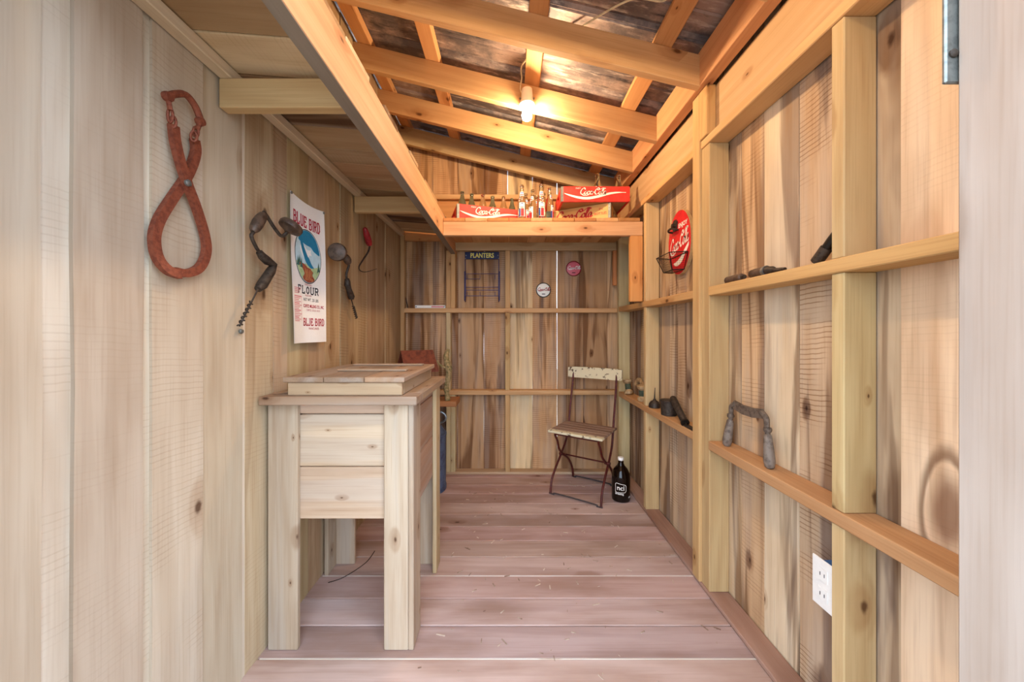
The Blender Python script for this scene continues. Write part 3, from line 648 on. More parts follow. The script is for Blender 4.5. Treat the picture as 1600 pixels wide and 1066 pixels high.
# ================================================================== crates and bottles
CL, CD, CH = .46, .30, .104
def crate(name, loc, rz_, mat, label, yellow=False, Lc=CL):
    t = empty(name, loc, rz_, label=label, cat='crate', group='soda crates on the high back shelf')
    colr = '#d8b172' if yellow else None; inner = M_YEL
    for nm, y0 in (('front_panel', 0), ('back_panel', CD - .012)):
        b = MB(); b.box((0, y0, 0), (Lc, y0 + .012, CH), .0015); b.build(nm, mat, t, color=colr)
    for x0 in (0, Lc - .014):
        e = empty('end_panel'); e.parent = t
        b = MB(); b.box((x0 + .0, .0125, 0), (x0 + .014, CD - .0125, .055), .001); b.box((x0, .0125, .055), (x0 + .014, .105, .118 - .014)); b.box((x0, CD - .105, .055), (x0 + .014, CD - .0125, .104)); b.box((x0, .105, .082), (x0 + .014, CD - .105, .104))
        b.build('end_board', mat, e, color=colr)
    b = MB(); b.box((.0145, .0125, .002), (Lc - .0145, CD - .0125, .010)); b.build('bottom', inner, t, color='#b08d60')
    for k in range(1, 6): b = MB(); x = Lc * k / 6; b.box((x - .0025, .013, .0105), (x + .0025, CD - .013, .055), .0005); b.build('divider', inner, t, color='#b08d60')
    for x0 in (-.0012, Lc - .016):
        b = MB(); b.box((x0, -.0014, .002), (x0 + .0172, 0, CH - .001), .0004); 
        b.box((x0 if x0 < 0 else Lc, 0, .002), (x0 + .0011 if x0 < 0 else Lc + .0012, .03, CH - .001), .0004); b.build('metal_band', M_STEEL if not mat == M_CRATE or x0 < 0 else mat, t)
    fn = lambda x, y_: Vector((x, -.0022, y_))
    if not yellow:
        b = MB(); font(b, 'ENJOY', .011, fn, .115, .087, 1.1); b.build('lettering', M_LETW, t)
        b = MB(); script(b, 'Coca-Cola', .042, fn, .125, .050); b.build('lettering', M_LETW, t)
        P_ = catmull([(.022, .056, 0), (.06, .043, 0), (.12, .028, 0), (.18, .024, 0), (.25, .036, 0), (.32, .054, 0), (.38, .062, 0), (.435, .062, 0)], 6); n = len(P_); b = MB()
        for i, p in enumerate(P_):
            u = i / (n - 1); hw = .0022 + .0065 * math.sin(PI * min(1, max(0, u * 1.15 - .05))) ** .6 if 0 < u < 1 else .003
            b.v += [fn(p.x, p.y + hw), fn(p.x, p.y - hw)]
        for i in range(n - 1): b.f.append((2 * i + 1, 2 * i, 2 * i + 2, 2 * i + 3))
        b.build('wave_stripe', M_LETW, t)
    else:
        b = MB(); script(b, 'Coca-Cola', .062, fn, .055, .026, .17); b.build('lettering', M_LETR, t)
        b = MB(); font(b, 'DRINK', .012, fn, .05, .088); b.build('lettering', M_LETR, t)
        b = MB(); font(b, 'IN', .022, fn, .375, .062, 1.2); b.build('lettering', M_LETR, t)
        b = MB(); font(b, 'BOTTLES', .022, fn, .372, .032, .95); b.build('lettering', M_LETR, t)
    return t
cr1 = crate('soda_crate', (-.352, 2.372, ZS), math.radians(17), M_CRATE, 'red soda crate of six green bottles at the left end of the high shelf')
cr2 = crate('soda_crate', (.291, 2.545, ZS), math.radians(-26), M_YEL, 'yellow wooden soda crate with red script under the red crate', True, .44)
cr3 = crate('soda_crate', (.352, 2.345, ZS + .1045), 0, M_CRATE, 'red soda crate stacked on top of the yellow crate')
def contour(loc, mat, label, group, s=1.0, lab=False):
    t = empty('soda_bottle', loc, label=label, cat='bottle', group=group)
    b = MB(); b.lathe([(r * s, z * s) for r, z in [(.022, 0), (.0275, .004), (.028, .03), (.0245, .055), (.025, .075), (.0285, .095), (.0285, .108), (.024, .128), (.0165, .150), (.0125, .170), (.0118, .186)]], n=16); b.build('glass_body', mat, t, True)
    b = MB(); b.lathe([(r * s, z * s) for r, z in [(.0118, .1862), (.0142, .188), (.0142, .193), (.0128, .195), (.0128, .198), (.0095, .1982)]], n=14); b.build('lip', mat, t, True)
    if lab:
        fn = lambda x, y_: Vector((math.sin(x / .029) * .0295 * s, -math.cos(x / .029) * .0295 * s, y_ * s))
        b = MB(); script(b, 'Coca-Cola', .014, fn, -.024, .096, .2); b.build('lettering', M_LETW, t)
        b = MB()
        for k in range(9): b.ribbon([(-.02 + .005 * k, .088), (-.02 + .005 * k, .092)], .003, fn)
        b.build('label_band', M_LETW, t)
names = ['leftmost', 'second from left', 'third from left', 'fourth from left', 'fifth from left', 'rightmost']
for i in range(6):
    lx = [.0445, .115, .1915, .268, .345, .4155][i]; ly = .075 if i % 2 else .055; a = math.radians(17)
    contour((-.352 + lx * math.cos(a) - ly * math.sin(a), 2.372 + lx * math.sin(a) + ly * math.cos(a), ZS + .011), M_GREENG if i not in (2, 4) else M_GLASS, 'empty glass soda bottle in the left red crate, ' + names[i] + ' of six', 'bottles in the left crate', 1.0)
contour((.620, 2.44, ZS + .116), M_GLASS, 'glass bottle in the stacked red crate, left of its two', 'bottles in the stacked crate', 1.1, True)
contour((.768, 2.44, ZS + .116), M_GLASS, 'glass bottle in the stacked red crate, right of its two', 'bottles in the stacked crate', 1.05, True)
def pepsi(loc, label, rot=0):
    t = empty('soda_bottle', loc, rot, label=label, cat='bottle', group='labelled cola bottles between the crates')
    b = MB(); b.lathe([(.024, 0), (.0298, .004), (.030, .02), (.0295, .11), (.028, .135), (.022, .158), (.0165, .185), (.0135, .215), (.0125, .232)], n=18); b.build('glass_body', M_GLASS, t, True)
    b = MB(); b.lathe([(.0125, .2322), (.0148, .234), (.0148, .239), (.013, .241), (.013, .246), (.010, .2462)], n=14); b.build('lip', M_GLASS, t, True)
    R_ = .0308
    fn = lambda x, y_: Vector((math.sin(x / R_) * R_, -math.cos(x / R_) * R_, y_))
    def patch(nm, mat, x0, x1, z0, z1, r=0, fnx=None):
        b = MB(); f = fnx or (lambda x, y_: Vector((math.sin(x / R_) * (R_ + r), -math.cos(x / R_) * (R_ + r), y_))); n = 6
        for i in range(n): xa = x0 + (x1 - x0) * i / n; xb = x0 + (x1 - x0) * (i + 1) / n; b.quad([f(xa, z0), f(xb, z0), f(xb, z1), f(xa, z1)])
        b.build(nm, mat, t)
    patch('label', M_LETW, -.021, .021, .022, .118)
    patch('label_stripe', M_PEPB, -.021, -.010, .024, .078, .0004); patch('label_stripe', M_PEPR, -.008, .014, .024, .078, .0004)
    for nm, mat, a0, a1 in (('emblem', M_PEPB, .12, PI - .12), ('emblem', M_PEPR, PI + .25, 2 * PI - .25)):
        b = MB(); f = lambda x, y_: Vector((math.sin(x / R_) * (R_ + .0005), -math.cos(x / R_) * (R_ + .0005), y_))
        pts = [(.017 * math.cos(a0 + (a1 - a0) * i / 14), .098 + .017 * math.sin(a0 + (a1 - a0) * i / 14)) for i in range(15)]
        disc(b, f, pts); b.build(nm, mat, t)
    def neck(x, y_): r = .0232 - (y_ - .158) * .20; return Vector((math.sin(x / .02) * r, -math.cos(x / .02) * r, y_))
    patch('neck_label', M_LETW, -.017, .017, .166, .196, 0, neck)
    patch('neck_stripe', M_PEPR, -.014, .014, .170, .178, 0, lambda x, y_: neck(x, y_) * 1.0 + Vector((math.sin(x / .02), -math.cos(x / .02), 0)) * .0005)
    patch('neck_stripe', M_PEPB, -.014, .014, .184, .191, 0, lambda x, y_: neck(x, y_) * 1.0 + Vector((math.sin(x / .02), -math.cos(x / .02), 0)) * .0005)
PN = [(815.4, 2.42, 'front left one of the group'), (821.5, 2.565, 'behind the front left one'), (832.5, 2.50, 'in the middle of the group'), (838.5, 2.60, 'farthest back of the group'), (845.5, 2.41, 'front right one of the group'), (849.5, 2.56, 'behind the front right one'), (858.5, 2.47, 'rightmost, beside the yellow crate')]
for k, (px_, yy, s_) in enumerate(PN): pepsi(((px_ - CX) * yy / F, yy, ZS), 'clear cola bottle with red and blue label, ' + s_, [0, .4, -.7, .2, .1, -.5, .9][k])

# ================================================================== back wall things
def BW(px, py, yy=2.985): return Vector(((px - CX) * yy / F, yy, CZ + (CY - py) * yy / F))
rk = empty('display_rack', BW(753, 472), label='blue enamel sign with wire display rack on the back wall', cat='display rack')
b = MB(rk.location); b.box(BW(726.5, 405, 2.972), BW(780, 394, 2.977), .001); b.build('sign_plate', M_NAVY, rk)
b = MB(rk.location); o_ = BW(753.3, 403.2, 2.970); font(b, 'PLANTERS', .056, lambda x, y_: o_ + Vector((x, 0, y_)), 0, .003, .78, .0016); b.build('lettering', M_YLET, rk)
for px_, py_ in ((728.2, 399.3), (778, 399.3), (727.3, 404), (779.2, 404)):
    b = MB(rk.location); b.lathe([(.005, 0), (.005, .002), (.002, .003)], BW(px_, py_, 2.972), 8, (0, -1, 0)); b.build('rivet', M_STEEL, rk, True)
for px_ in (727, 779.5):
    b = MB(rk.location); s_ = 1 if px_ > 750 else -1
    b.tube([BW(px_, 405, 2.975), BW(px_, 420, 2.975), BW(px_ - s_ * .4, 428, 2.93), BW(px_ - s_ * .4, 462, 2.93), BW(px_, 472, 2.975)], .0035, 6); b.build('side_wire', M_WIRE, rk, True)
    b = MB(rk.location); b.tube([BW(px_ + s_, 424, 2.97), BW(px_ + s_, 470, 2.97)], .004, 6); b.build('side_wire', M_WIRE, rk, True)
for py_, yy in ((428, 2.93), (449, 2.975), (453.5, 2.93), (462.5, 2.93), (436, 2.975)):
    b = MB(rk.location); b.tube([BW(727, py_, yy), BW(779.5 if py_ != 436 else 750, py_, yy)], .0025, 6); b.build('cross_wire', M_WIRE, rk, True)
for px_ in (730, 750, 773.5):
    for py_ in (430, 456): b = MB(rk.location); b.tube([BW(px_, py_, 2.975), BW(px_, py_ + 6, 2.972), BW(px_, py_ + 6.5, 2.935)], .0022, 6); b.build('prong', M_WIRE, rk, True)
def button(px, py, rad, rim, face, let, label):
    c = BW(px, py, 2.998); t = empty('round_sign', c, label=label, cat='sign', group='round script signs on the back wall')
    b = MB(c); b.lathe([(rad * .98, 0), (rad, .004), (rad * .99, .010), (rad * .90, .012), (rad * .88, .0085)], c, 32, (0, -1, 0)); b.build('rim', rim, t, True)
    b = MB(c); b.lathe([(rad * .885, .006), (rad * .88, .0095), (rad * .5, .0125), (.001, .0135)], c, 32, (0, -1, 0)); b.build('face', face, t, True)
    fn = lambda x, y_: c + Vector((x, -.0155, y_))
    b = MB(c); script(b, 'Coca-Cola', rad * .40, fn, -rad * .80, -rad * .10, .17); b.build('lettering', let, t)
    b = MB(c); b.ribbon([(-rad * .22, -rad * .55), (rad * .22, -rad * .55)], rad * .10, fn); b.build('slogan_bar', M_PBLK, t)
button(849, 453.5, .064, M_DKGRN, M_SIGNW, M_LETR, 'round white sign with red script and dark rim')
button(896, 420, .066, M_DKRED, M_PINK, M_LETW, 'round faded red sign with white script and dark red rim')
p, q = BW(625, 441, 2.985), BW(632.5, 459, 2.978); e = BW(637.5, 482, 2.955); t = empty('screwdriver', e, label='screwdriver with amber wooden handle leaning in the back left corner', cat='screwdriver')
b = MB(e); d = q - p; b.tube([p + d * u for u in (0, .06, .4, .8, 1)], [.008, .014, .015, .013, .008], 10); b.build('handle', M_YHAND, t, True)
b = MB(e); b.tube([q, e], [.004, .0035], 8); b.build('shaft', M_IRON, t, True)
t = empty('folding_rule', (-.66, 2.945, 1.395), label='white folding rule lying on the back wall ledge', cat='ruler')
for k in range(3): b = MB(); b.box((-.127 + .003 * k, -.018 + .0121 * k, .0002), (.127 - .003 * k, -.0065 + .0121 * k, .024), .001); b.build('rule_section', M_WHITE, t)
b = MB(); b.quad([(.01, -.0184, .006), (.115, -.0184, .006), (.115, -.0184, .018), (.01, -.0184, .018)]); b.build('faded_print', M_PPINK, t)
for x in (-.118, .118): b = MB(); b.lathe([(.006, 0), (.006, .002), (.003, .003)], (x, -.018, .012), 10, (0, -1, 0)); b.build('hinge_pin', M_STEEL, t, True)

# ================================================================== milk can, board, birdhouse, stick
mc = (-.640, 2.66, 0); t = empty('milk_can', mc, label='blue-grey metal milk can on the floor behind the cabinet', cat='milk can')
b = MB(); b.lathe([(.150, .0), (.163, .004), (.163, .03), (.158, .035), (.158, .40), (.163, .405), (.163, .425), (.155, .43), (.10, .515), (.088, .53), (.088, .60)], n=28); b.build('body', M_CAN, t, True)
b = MB(); b.lathe([(.088, .6002), (.108, .604), (.112, .62), (.104, .640), (.02, .6445)], n=28); b.build('lid', M_GALV, t, True)
for s_ in (-1, 1): b = MB(); b.tube(catmull([(s_ * .108, -.03, .505), (s_ * .155, -.03, .525), (s_ * .165, -.03, .56), (s_ * .135, -.03, .59), (s_ * .092, -.03, .585)], 5), .008, 8); b.build('handle', M_GALV, t, True)
bd = board('wooden_board', (-.86, 2.56, .6455), (-.385, 2.76, .685), 'x', W_FIR, '#a9714a', None); tag(bd, 'brown wooden board lying across the milk can lid', 'board')
bh = empty('birdhouse', (-.70, 2.665, .6855), math.radians(-58), label='red-brown wooden birdhouse with pitched roof standing behind the cabinet', cat='birdhouse')
hw, hd = .085, .085
b = MB(); b.prism([(-hw, 0), (hw, 0), (hw, .255), (0, .350), (-hw, .255)], -hd, -hd + .015, lambda x, y_, z: Vector((x, z, y_))); b.build('front_gable', M_BIRDH, bh)
b = MB(); b.prism([(-hw, 0), (hw, 0), (hw, .255), (0, .350), (-hw, .255)], hd - .015, hd, lambda x, y_, z: Vector((x, z, y_))); b.build('back_gable', M_BIRDH, bh)
for s_ in (-1, 1):
    b = MB(); b.box((s_ * hw, -hd + .0155, 0), (s_ * (hw - .014), hd - .0155, .25)); b.build('side_wall', M_BIRDH, bh)
    b = MB(); b.prism([(0, .352), (0, .371), (s_ * .125, .231), (s_ * .125, .212)], -.125, .125, lambda x, y_, z: Vector((x, z, y_))); b.build('roof_panel', M_BIRDH, bh)
b = MB(); b.box((-hw + .015, -hd + .0155, .001), (hw - .015, hd - .0155, .012)); b.build('base', M_BIRDH, bh)
b = MB(); b.lathe([(.021, 0), (.021, .002)], (0, -hd, .19), 16, (0, -1, 0)); b.build('entrance_hole', M_PBLK, bh)
b = MB(); b.tube([(.030 * math.cos(q), -hd - .012, .262 + .034 * math.sin(q)) for q in [i * PI / 8 for i in range(16)]], .007, 8, closed=True); b.build('rope_ring', M_ROPE, bh, True)
st = (-.452, 2.59, .6855); t = empty('driftwood_stick', st, label='short mossy driftwood stick standing beside the birdhouse', cat='stick')
b = MB(); b.tube(catmull([(0, 0, 0), (-.012, .01, .10), (.006, .0, .22), (-.012, .0, .32), (.004, 0, .385)], 5), [.018, .022, .019, .016, .022, .019, .017, .022, .025, .019, .024, .027, .022, .026, .02, .024, .022, .018, .015, .012, .008], 8); b.build('stem', M_MOSS, t, True)
b = MB(); b.tube(catmull([(-.008, 0, .24), (-.05, -.02, .265), (-.075, -.03, .30)], 4), [.011, .004], 7); b.build('twig', M_MOSS, t, True)

# ================================================================== folding chair
ch = empty('folding_chair', (.57, 2.63, 0), math.radians(-33), label='folding bistro chair with dark red iron frame and worn wooden slats', cat='chair')
for s_ in (-1, 1):
    b = MB(); b.tube(catmull([(s_ * .19, -.19, .008), (s_ * .19, -.165, .10), (s_ * .188, -.09, .18), (s_ * .186, -.01, .245), (s_ * .183, .075, .33), (s_ * .18, .12, .43), (s_ * .18, .15, .56), (s_ * .18, .195, .74), (s_ * .178, .225, .875)], 5), .0085, 8); b.build('back_leg', M_CHAIR, ch, True)
    b = MB(); b.tube(catmull([(s_ * .168, .185, .008), (s_ * .168, .165, .09), (s_ * .168, .09, .18), (s_ * .168, -.01, .245), (s_ * .166, -.09, .31), (s_ * .164, -.125, .38), (s_ * .164, -.165, .44), (s_ * .164, -.10, .447), (s_ * .164, .125, .447)], 5), .0085, 8); b.build('seat_leg', M_CHAIR, ch, True)
    b = MB(); b.tube([(s_ * .200, -.01, .245), (s_ * .158, -.01, .245)], .011, 8); b.build('pivot', M_CHAIR, ch, True)
for y_, x1, nm in ((-.19, .20, 'front_runner'), (.185, .178, 'rear_runner')):
    b = MB(); b.tube(catmull([(-x1, y_, .006), (-x1 * .8, y_, .004), (-x1 * .7, y_, .014), (x1 * .7, y_, .014), (x1 * .8, y_, .004), (x1, y_, .006)], 5), .006, 6); b.build(nm, M_RUNNER, ch, True)
b = MB(); b.tube([(-.166, .03, .232), (.166, .03, .232)], .006, 6); b.build('cross_bar', M_CHAIR, ch, True)
b = MB(); b.tube([(-.164, -.165, .442), (.164, -.165, .442)], .0075, 6); b.build('seat_bar', M_CHAIR, ch, True)
for k in range(6): b = MB(); y0 = -.205 + k * .0585; b.box((-.205, y0, .456), (.205, y0 + .049, .474), .004); b.build('seat_slat', M_CREAM if k == 0 else W_FLOOR, ch, color='#9c8474')
b = MB(); n = 10
for i in range(n + 1):
    x = -.222 + .444 * i / n; dy = .02 * (1 - (x / .222) ** 2); zz = .818 + (.004 if i in (0, n) else 0); z2 = .906 - (.006 if i in (0, n) else 0)
    b.v += [Vector((x, .205 + dy, zz)), Vector((x, .229 + dy, zz)), Vector((x, .233 + dy, z2)), Vector((x, .209 + dy, z2))]
for i in range(n):
    for k in range(4): a = i * 4; k1 = (k + 1) % 4; b.f.append((a + k, a + k1, a + 4 + k1, a + 4 + k))
b.f += [(3, 2, 1, 0), tuple(n * 4 + i for i in range(4))]; b.build('back_slat', M_CREAM, ch)

# growler
gl = (.800, 2.49, 0); t = empty('growler_jug', gl, label='dark brown glass growler jug with white cap on the floor', cat='jug')
b = MB(); b.lathe([(.050, 0), (.062, .006), (.064, .02), (.064, .165), (.061, .190), (.046, .222), (.026, .245), (.019, .262), (.0185, .282)], n=28); b.build('glass_body', M_AMBER, t, True)
b = MB(); b.lathe([(.0205, .2822), (.021, .284), (.021, .300), (.019, .303), (.001, .3035)], n=20); b.build('cap', M_WHITE, t, True)
th0 = -.28
gf = lambda x, y_: Vector((math.sin(x / .064 + th0) * .0648, -math.cos(x / .064 + th0) * .0648, y_))
b = MB(); pts = [(-.040, .078), (-.040, .132), (-.030, .139), (.026, .130), (.034, .122), (.034, .086), (.026, .077), (-.03, .073), (-.040, .078)]
for p, q in zip(pts, pts[1:]): b.ribbon([(p[0] + (q[0] - p[0]) * k / 4, p[1] + (q[1] - p[1]) * k / 4) for k in range(5)], .0035, gf)
b.build('badge_outline', M_LETW, t)
b = MB(); font(b, 'nci', .046, gf, -.003, .092, 1.0, .0006); b.build('lettering', M_LETW, t)
b = MB(); font(b, 'brewing', .018, gf, -.012, .060, 1.0, .0005); b.build('lettering', M_LETW, t)
b = MB(); gf2 = lambda x, y_: gf(x + .066, y_); font(b, '64', .020, gf2, 0, .034, 1.0, .001); b.build('lettering', M_LETW, t)

# ================================================================== right wall: lower ledge
ZLg = .706
def spool(loc, axis, s, label):
    t = empty('thread_spool', loc, label=label, cat='spool', group='wooden spools on the lower ledge')
    ax = Vector(axis).normalized()
    for nm, pf, m in (('lower_flange', [(.030, 0), (.034, .004), (.034, .02), (.020, .036)], M_SPOOL), ('wound_core', [(.0205, .0362), (.022, .042), (.022, .072), (.0205, .0778)], M_THREAD), ('upper_flange', [(.020, .078), (.034, .094), (.034, .108), (.030, .112), (.008, .1121)], M_SPOOL)):
        b = MB(); b.lathe([(r * s, z * s) for r, z in pf], n=18, axis=ax); b.build(nm, m, t, True)
spool((.942, 2.735, ZLg + .004), (-.08, .18, 1), 1.0, 'turned wooden spool at the far end of the lower ledge')
spool((.948, 2.47, ZLg + .004), (-.10, -.12, 1), 1.0, 'turned wooden spool with green core nearest the oil can')
t = empty('curved_wood_handle', (.975, 2.60, ZLg), label='curved bare wooden handle leaning behind the spools', cat='handle')
b = MB(); b.tube(catmull([(-.005, -.09, .014), (0, -.075, .07), (.005, -.02, .12), (.005, .04, .125), (0, .085, .085)], 6), [.012, .014], 8, flat=(1.0, 1.3, (1, 0, 0))); b.build('handle_bow', M_SPOOL, t, True)
b = MB(); b.lathe([(.013, 0), (.015, .004), (.013, .012)], (-.005, -.09, .0005), 10); b.build('end_cap', M_IRON, t, True)
t = empty('oil_can', (.945, 2.262, ZLg), label='small domed oil can with thin upright spout on the lower ledge', cat='oil can')
b = MB(); b.lathe([(.032, 0), (.036, .003), (.036, .010), (.034, .024), (.024, .040), (.010, .048), (.008, .056)], n=22); b.build('reservoir', M_IRON, t, True)
b = MB(); b.tube([(0, 0, .056), (0, -.003, .09), (.0, -.008, .13)], [.005, .002], 8); b.build('spout', M_IRON, t, True)
t = empty('metal_cup', (.945, 2.06, ZLg), label='dark metal cup on the lower ledge beside the oil can', cat='cup')
b = MB(); b.lathe([(.040, 0), (.043, .003), (.046, .085), (.047, .09), (.043, .09), (.039, .008), (.001, .007)], n=24); b.build('body', M_IRON, t, True)
b = MB(); b.lathe([(.0462, .078), (.049, .082), (.049, .088), (.0462, .09)], n=24); b.build('rolled_rim', M_IRON, t, True)
t = empty('grease_gun', (.925, 1.86, ZLg), label='dark tubular grease gun lying on the ledge against the cup', cat='grease gun')
p, q = Vector((.012, .135, .115)), Vector((-.006, -.035, .022)); d = q - p
b = MB(); b.tube([p + d * u for u in (0, .05, .9, 1)], [.014, .0185, .0185, .015], 14); b.build('barrel', M_IRON, t, True)
b = MB(); b.tube([q + d * u for u in (.0, .02, .06, .065)], [.021, .022, .022, .012], 14); b.build('end_cap', M_BLKW, t, True)
b = MB(); b.tube([q + d * u for u in (.065, .16)], .006, 8); b.build('nozzle', M_BLKW, t, True)
t = empty('flat_chisel_blade', (.922, 1.76, ZLg), label='flat steel blade lying on the ledge next to the post', cat='blade')
b = MB(); b.box((-.014, -.05, .0005), (.014, .05, .010), .002); b.build('blade', M_IRON, t)
b = MB(); b.box((-.008, .05, .001), (.008, .08, .009), .002); b.build('tang', M_IRON, t)
dk = (.945, 1.38, ZLg); t = empty('drawknife', dk, label='old drawknife standing on its two handles on the lower ledge', cat='drawknife')
for s_, y_ in ((1, .125), (-1, -.125)):
    b = MB(); p, q = Vector((-.006, y_, .001)), Vector((.0, y_ - s_ * .018, .118)); d = q - p
    b.tube([p + d * u for u in (0, .05, .2, .5, .8, .97, 1)], [.010, .016, .0185, .017, .0145, .0125, .009], 12); b.build('handle', plain('worn_grey_handle', '#83766a', .6, c2='#5a4d44', scale=40) if s_ == 1 else bpy.data.materials['worn_grey_handle'], t, True)
    b = MB(); b.tube(catmull([(0, y_ - s_ * .018, .115), (0, y_ - s_ * .022, .15), (0, y_ - s_ * .026, .175), (0, y_ - s_ * .050, .192)], 4), [.0085, .011], 8); b.lathe([(.012, -.008), (.014, 0), (.012, .008)], (0, y_ - s_ * .019, .135), 10); b.build('tang', M_BROWNI, t, True)
b = MB(); b.prism([(-.085, .170), (-.08, .205), (-.03, .197), (.03, .197), (.08, .205), (.085, .170), (.03, .160), (-.03, .160)], -.005, .005, lambda x, y_, z: Vector((z, x, y_))); b.build('blade', M_BROWNI, t)
ol = empty('power_outlet', (XR, 1.02, .46), label='white wall outlet with blue box beside the near stud', cat='outlet')
b = MB(ol.location); b.box((.918, .983, .388), (.924, 1.056, .530), .002); b.build('cover_plate', M_WHITE, ol)
b = MB(ol.location); b.box((.9245, .986, .40), (.996, 1.048, .515), .003); b.build('junction_box', M_BLUEBOX, ol)
for z in (.43, .488):
    b = MB(ol.location); b.box((.9155, 1.003, z - .019), (.918, 1.036, z + .019), .001); r = b.build('receptacle', M_WHITE, ol)
    for y_ in (1.012, 1.026): b = MB(ol.location); b.box((.9148, y_ - .0012, z - .004), (.9154, y_ + .0012, z + .006), .0002); b.build('slot', M_PBLK, r)

# right wall: middle ledge
ZM = 1.401
t = empty('wooden_tool_handle', (.935, 1.445, ZM), label='dark wooden tool handle lying on the middle ledge beside the post', cat='tool handle')
b = MB(); b.tube([(0, -.05, .0165), (0, -.045, .0165), (0, 0, .0165), (0, .045, .0165), (0, .05, .0165)], [.011, .0155, .0165, .0155, .011], 14); b.build('grip', M_TOOLW, t, True)
b = MB(); b.tube([(0, -.0505, .0165), (0, -.062, .0165)], .009, 10); b.build('ferrule', M_IRON, t, True)
t = empty('socket_chisel', (.935, 1.285, ZM), label='old chisel with ringed handle lying on the middle ledge', cat='chisel')
b = MB(); b.tube([(0, .06, .019), (0, .055, .019), (0, .03, .019), (0, -.01, .019)], [.011, .016, .018, .017], 14); b.build('grip', M_TOOLW, t, True)
b = MB(); b.tube([(0, -.0105, .019), (0, -.022, .019)], .0188, 16); b.build('ring', M_STEEL, t, True)
b = MB(); b.tube([(0, -.0225, .019), (0, -.05, .018), (0, -.06, .014), (0, -.105, .010)], [.015, .012, .008, .006], 10); b.build('blade', M_IRON, t, True)
t = empty('leaning_iron_bar', (.955, 1.085, ZM), label='dark iron bar leaning behind the near stud above the middle ledge', cat='iron bar')
b = MB(); p, q = Vector((0, 0, .012)), Vector((.012, -.095, .125)); b.tube([p, p + (q - p) * .5, q], [.012, .014, .012], 10); b.build('shaft', M_BLKW, t, True)
b = MB(); b.tube([p + (q - p) * .02, p + (q - p) * .35], .0165, 10); b.build('sleeve', M_IRON, t, True)

# oval opener sign
so = Vector((XR - .001, 2.0, 1.2 + (518 - 379) * 2.0 / F)); t = empty('bottle_opener_sign', so, label='oval red script sign with bottle opener and wire basket', cat='sign')
el = lambda k, n=40: [(.132 * k * math.cos(q), .185 * k * math.sin(q)) for q in [i * 2 * PI / n for i in range(n)]]
mp = lambda x, y_, z: Vector((-z, -x, y_))        # face looks towards -X
b = MB(); b.prism(el(1), 0.001, .020, mp); b.build('plaque', plain('pale_plywood', '#c9a878', .7), t)
b = MB(); b.prism(el(.985), .0202, .0215, mp); b.build('red_face', M_COKE, t)
fn = lambda x, y_: Vector((-.0225, -x, y_))
b = MB(); font(b, 'ENJOY', .034, fn, .045, .082, 1, .001); b.build('lettering', M_LETW, t)
b = MB(); script(b, 'Coca-Cola', .078, lambda x, y_: fn(x * .66, y_ + x * .13), -.165, -.032, .14); b.build('lettering', M_LETW, t)
b = MB(); P_ = [(-.06, -.115), (-.02, -.118), (.03, -.10), (.07, -.065), (.112, -.03)]; P_ = catmull([(a, c, 0) for a, c in P_], 6); n = len(P_)
for i, p in enumerate(P_): hw_ = .004 + .012 * math.sin(PI * i / (n - 1)) + (.006 * i / n); b.v += [fn(p.x, p.y + hw_), fn(p.x, p.y - hw_)]
for i in range(n - 1): b.f.append((2 * i, 2 * i + 1, 2 * i + 3, 2 * i + 2))
b.build('wave_stripe', M_LETW, t)
op = empty('bottle_opener'); op.parent = t
b = MB(); b.prism([(-.06, .075), (-.02, .075), (-.012, .125), (-.028, .14), (-.052, .14), (-.068, .125)], .0222, .028, mp); b.build('back_plate', M_IRON, op)
b = MB(); b.tube(catmull([(-.024, .072, .075), (-.045, .072, .078), (-.055, .058, .085), (-.055, .022, .085), (-.045, .008, .078), (-.024, .008, .075)], 5), .006, 8); b.build('opener_hoop', M_IRON, op, True)
b = MB(); b.prism([(-.054, .10), (-.026, .10), (-.030, .118), (-.050, .118)], .028, .044, mp); b.build('opener_tooth', M_IRON, op)
ba = empty('wire_basket'); ba.parent = t
zt, zb = -.075, -.165
rim = [(-.024, .105, zt), (-.115, .085, zt), (-.115, -.085, zt), (-.024, -.105, zt)]; low = [(-.026, .07, zb), (-.085, .055, zb), (-.085, -.055, zb), (-.026, -.07, zb)]
for nm, q in (('rim_wire', rim), ('base_wire', low)): b = MB(); b.tube(q, .0028, 6, closed=True); b.build(nm, M_BLKW, ba, True)
for a, c in zip(rim, low): b = MB(); b.tube([a, c], .0024, 6); b.build('corner_wire', M_BLKW, ba, True)
b = MB()
for (a, c, a2, c2) in ((rim[0], rim[1], low[0], low[1]), (rim[1], rim[2], low[1], low[2]), (rim[2], rim[3], low[2], low[3])):
    for k in range(1, 16): u = k / 16; b.tube([Vector(a).lerp(Vector(c), u), Vector(a2).lerp(Vector(c2), u)], .0006, 3)
    for k in range(1, 8): u = k / 8; b.tube([Vector(a).lerp(Vector(a2), u), Vector(c).lerp(Vector(c2), u)], .0006, 3)
b.build('wire_mesh', M_BLKW, ba, kind='stuff')
b = MB()
for k in range(1, 14): u = k / 14; b.tube([Vector(low[0]).lerp(Vector(low[3]), u), Vector(low[1]).lerp(Vector(low[2]), u)], .0006, 3)
b.build('base_mesh', M_BLKW, ba, kind='stuff')

# strap on the door post
sb = Vector((.617, .4925, 1.60)); t = empty('strap_bracket', sb, label='grey steel strap with screw on the back of the door post', cat='bracket')
b = MB(sb); b.box((.606, .4835, 1.545), (.640, .4895, 1.98), .002); b.build('strap', M_STEEL, t)
for z in (1.585, 1.80): b = MB(sb); b.lathe([(.006, 0), (.006, .002), (.003, .004)], (.6155, .4835, z), 10, (0, -1, 0)); b.build('screw', M_IRON, t, True)

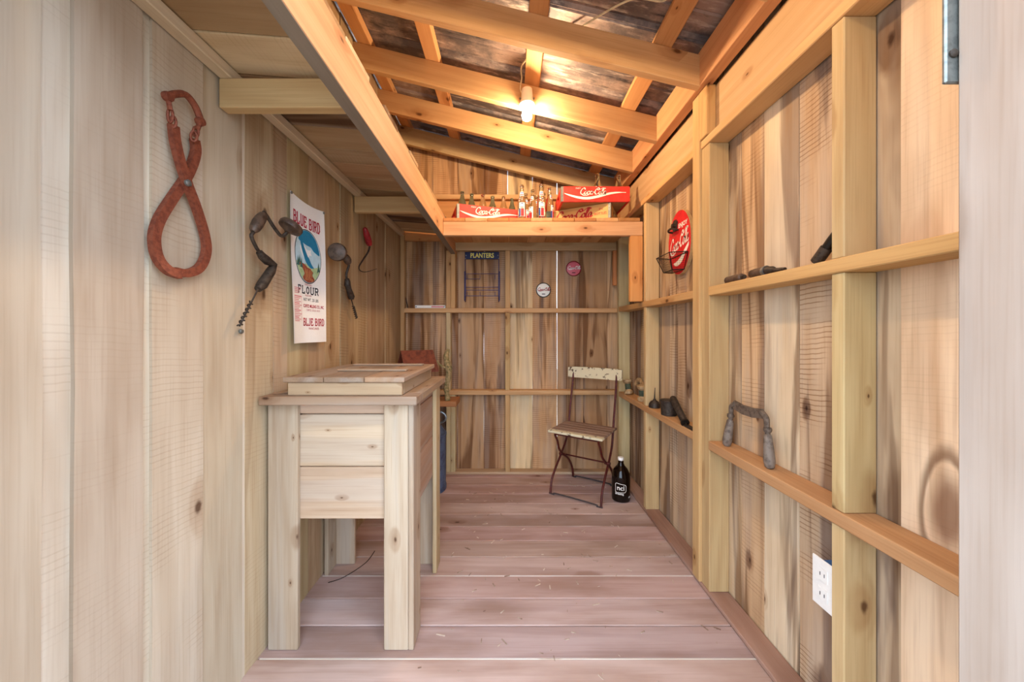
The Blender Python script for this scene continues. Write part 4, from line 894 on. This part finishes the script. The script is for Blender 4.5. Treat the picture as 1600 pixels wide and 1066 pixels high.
# ================================================================== lamps and cable
def lamp(x, yf, label, glow=M_BULB):
    z = rz(x) + .045; p = Vector((x, yf - .035, z)); t = empty('bare_bulb_lamp', p, label=label, cat='lamp', group='bare bulbs on the rafters')
    b = MB(); b.box((-.032, .018, -.02), (.032, .0345, .04), .003); b.build('mount', M_PORC, t)
    b = MB(); b.lathe([(.020, .045), (.030, .040), (.034, .0), (.034, -.02), (.042, -.035), (.044, -.050), (.036, -.056), (.02, -.0565)], n=22); b.build('porcelain_socket', M_PORC, t, True)
    for s_ in (-1, 1): b = MB(); b.lathe([(.004, 0), (.007, .003), (.005, .008)], (s_ * .036, 0, -.01), 8, (s_, 0, 0)); b.build('terminal_screw', M_STEEL, t, True)
    b = MB(); b.lathe([(.013, -.057), (.015, -.068), (.026, -.090), (.030, -.108), (.026, -.126), (.014, -.136), (.002, -.1385)], n=18); b.build('light_bulb', glow, t, True)
    return p
p1 = lamp(.105, 2.049, 'lit bare bulb in white porcelain socket on a rafter')
p2 = lamp(.13, .699, 'second bare bulb in porcelain socket on the rafter by the door', M_BULB_DOOR)
zc = lambda x: rz(x) + .14
cb_pts = [p1 + Vector((-.03, .018, .035)), p1 + Vector((-.038, .03, .07)), Vector((.075, 2.03, zc(.08) + .012)), Vector((.09, 1.90, zc(.09) + .02)), Vector((.30, 1.66, zc(.30) + .02)), Vector((.50, 1.45, zc(.5) + .025)), Vector((.64, 1.40, zc(.64) + .02)), Vector((.645, 1.2, zc(.64) + .03)), Vector((.60, .95, zc(.6) + .025)), Vector((.16, .71, zc(.16) + .02)), p2 + Vector((-.03, .02, .06)), p2 + Vector((-.028, .018, .035))]
b = MB(cb_pts[0]); b.tube(catmull(cb_pts, 8), .0042, 7); tag(b.build('electric_cable', M_CABLE, None, True), 'cream electric cable strung above the rafters to the bulb', 'cable')

# ================================================================== litter on the floor
b = MB(); rnd = random.Random(3)
for k in range(170):
    x = rnd.uniform(-.33, .88); y_ = rnd.uniform(1.0, 2.85); s_ = rnd.uniform(.002, .007); a = rnd.uniform(0, 6.3); l = rnd.uniform(1, 3.2)
    M = Matrix.Translation((x, y_, .0012)) @ Matrix.Rotation(a, 4, 'Z'); b.box((-s_ * l, -s_ * .4, -.001), (s_ * l, s_ * .4, .0012), .0003, M)
b.build('wood_shavings', M_CHIP, None, label='small wood shavings scattered over the plank floor', cat='wood shavings', kind='stuff')
b = MB((-.72, 1.75, 0)); b.tube(catmull([(-.86, 1.66, .004), (-.80, 1.70, .004), (-.74, 1.80, .005), (-.73, 1.90, .004)], 6), .0018, 6); tag(b.build('bent_wire', M_BLKW, None, True), 'thin dark bent wire on the floor under the cabinet', 'wire')
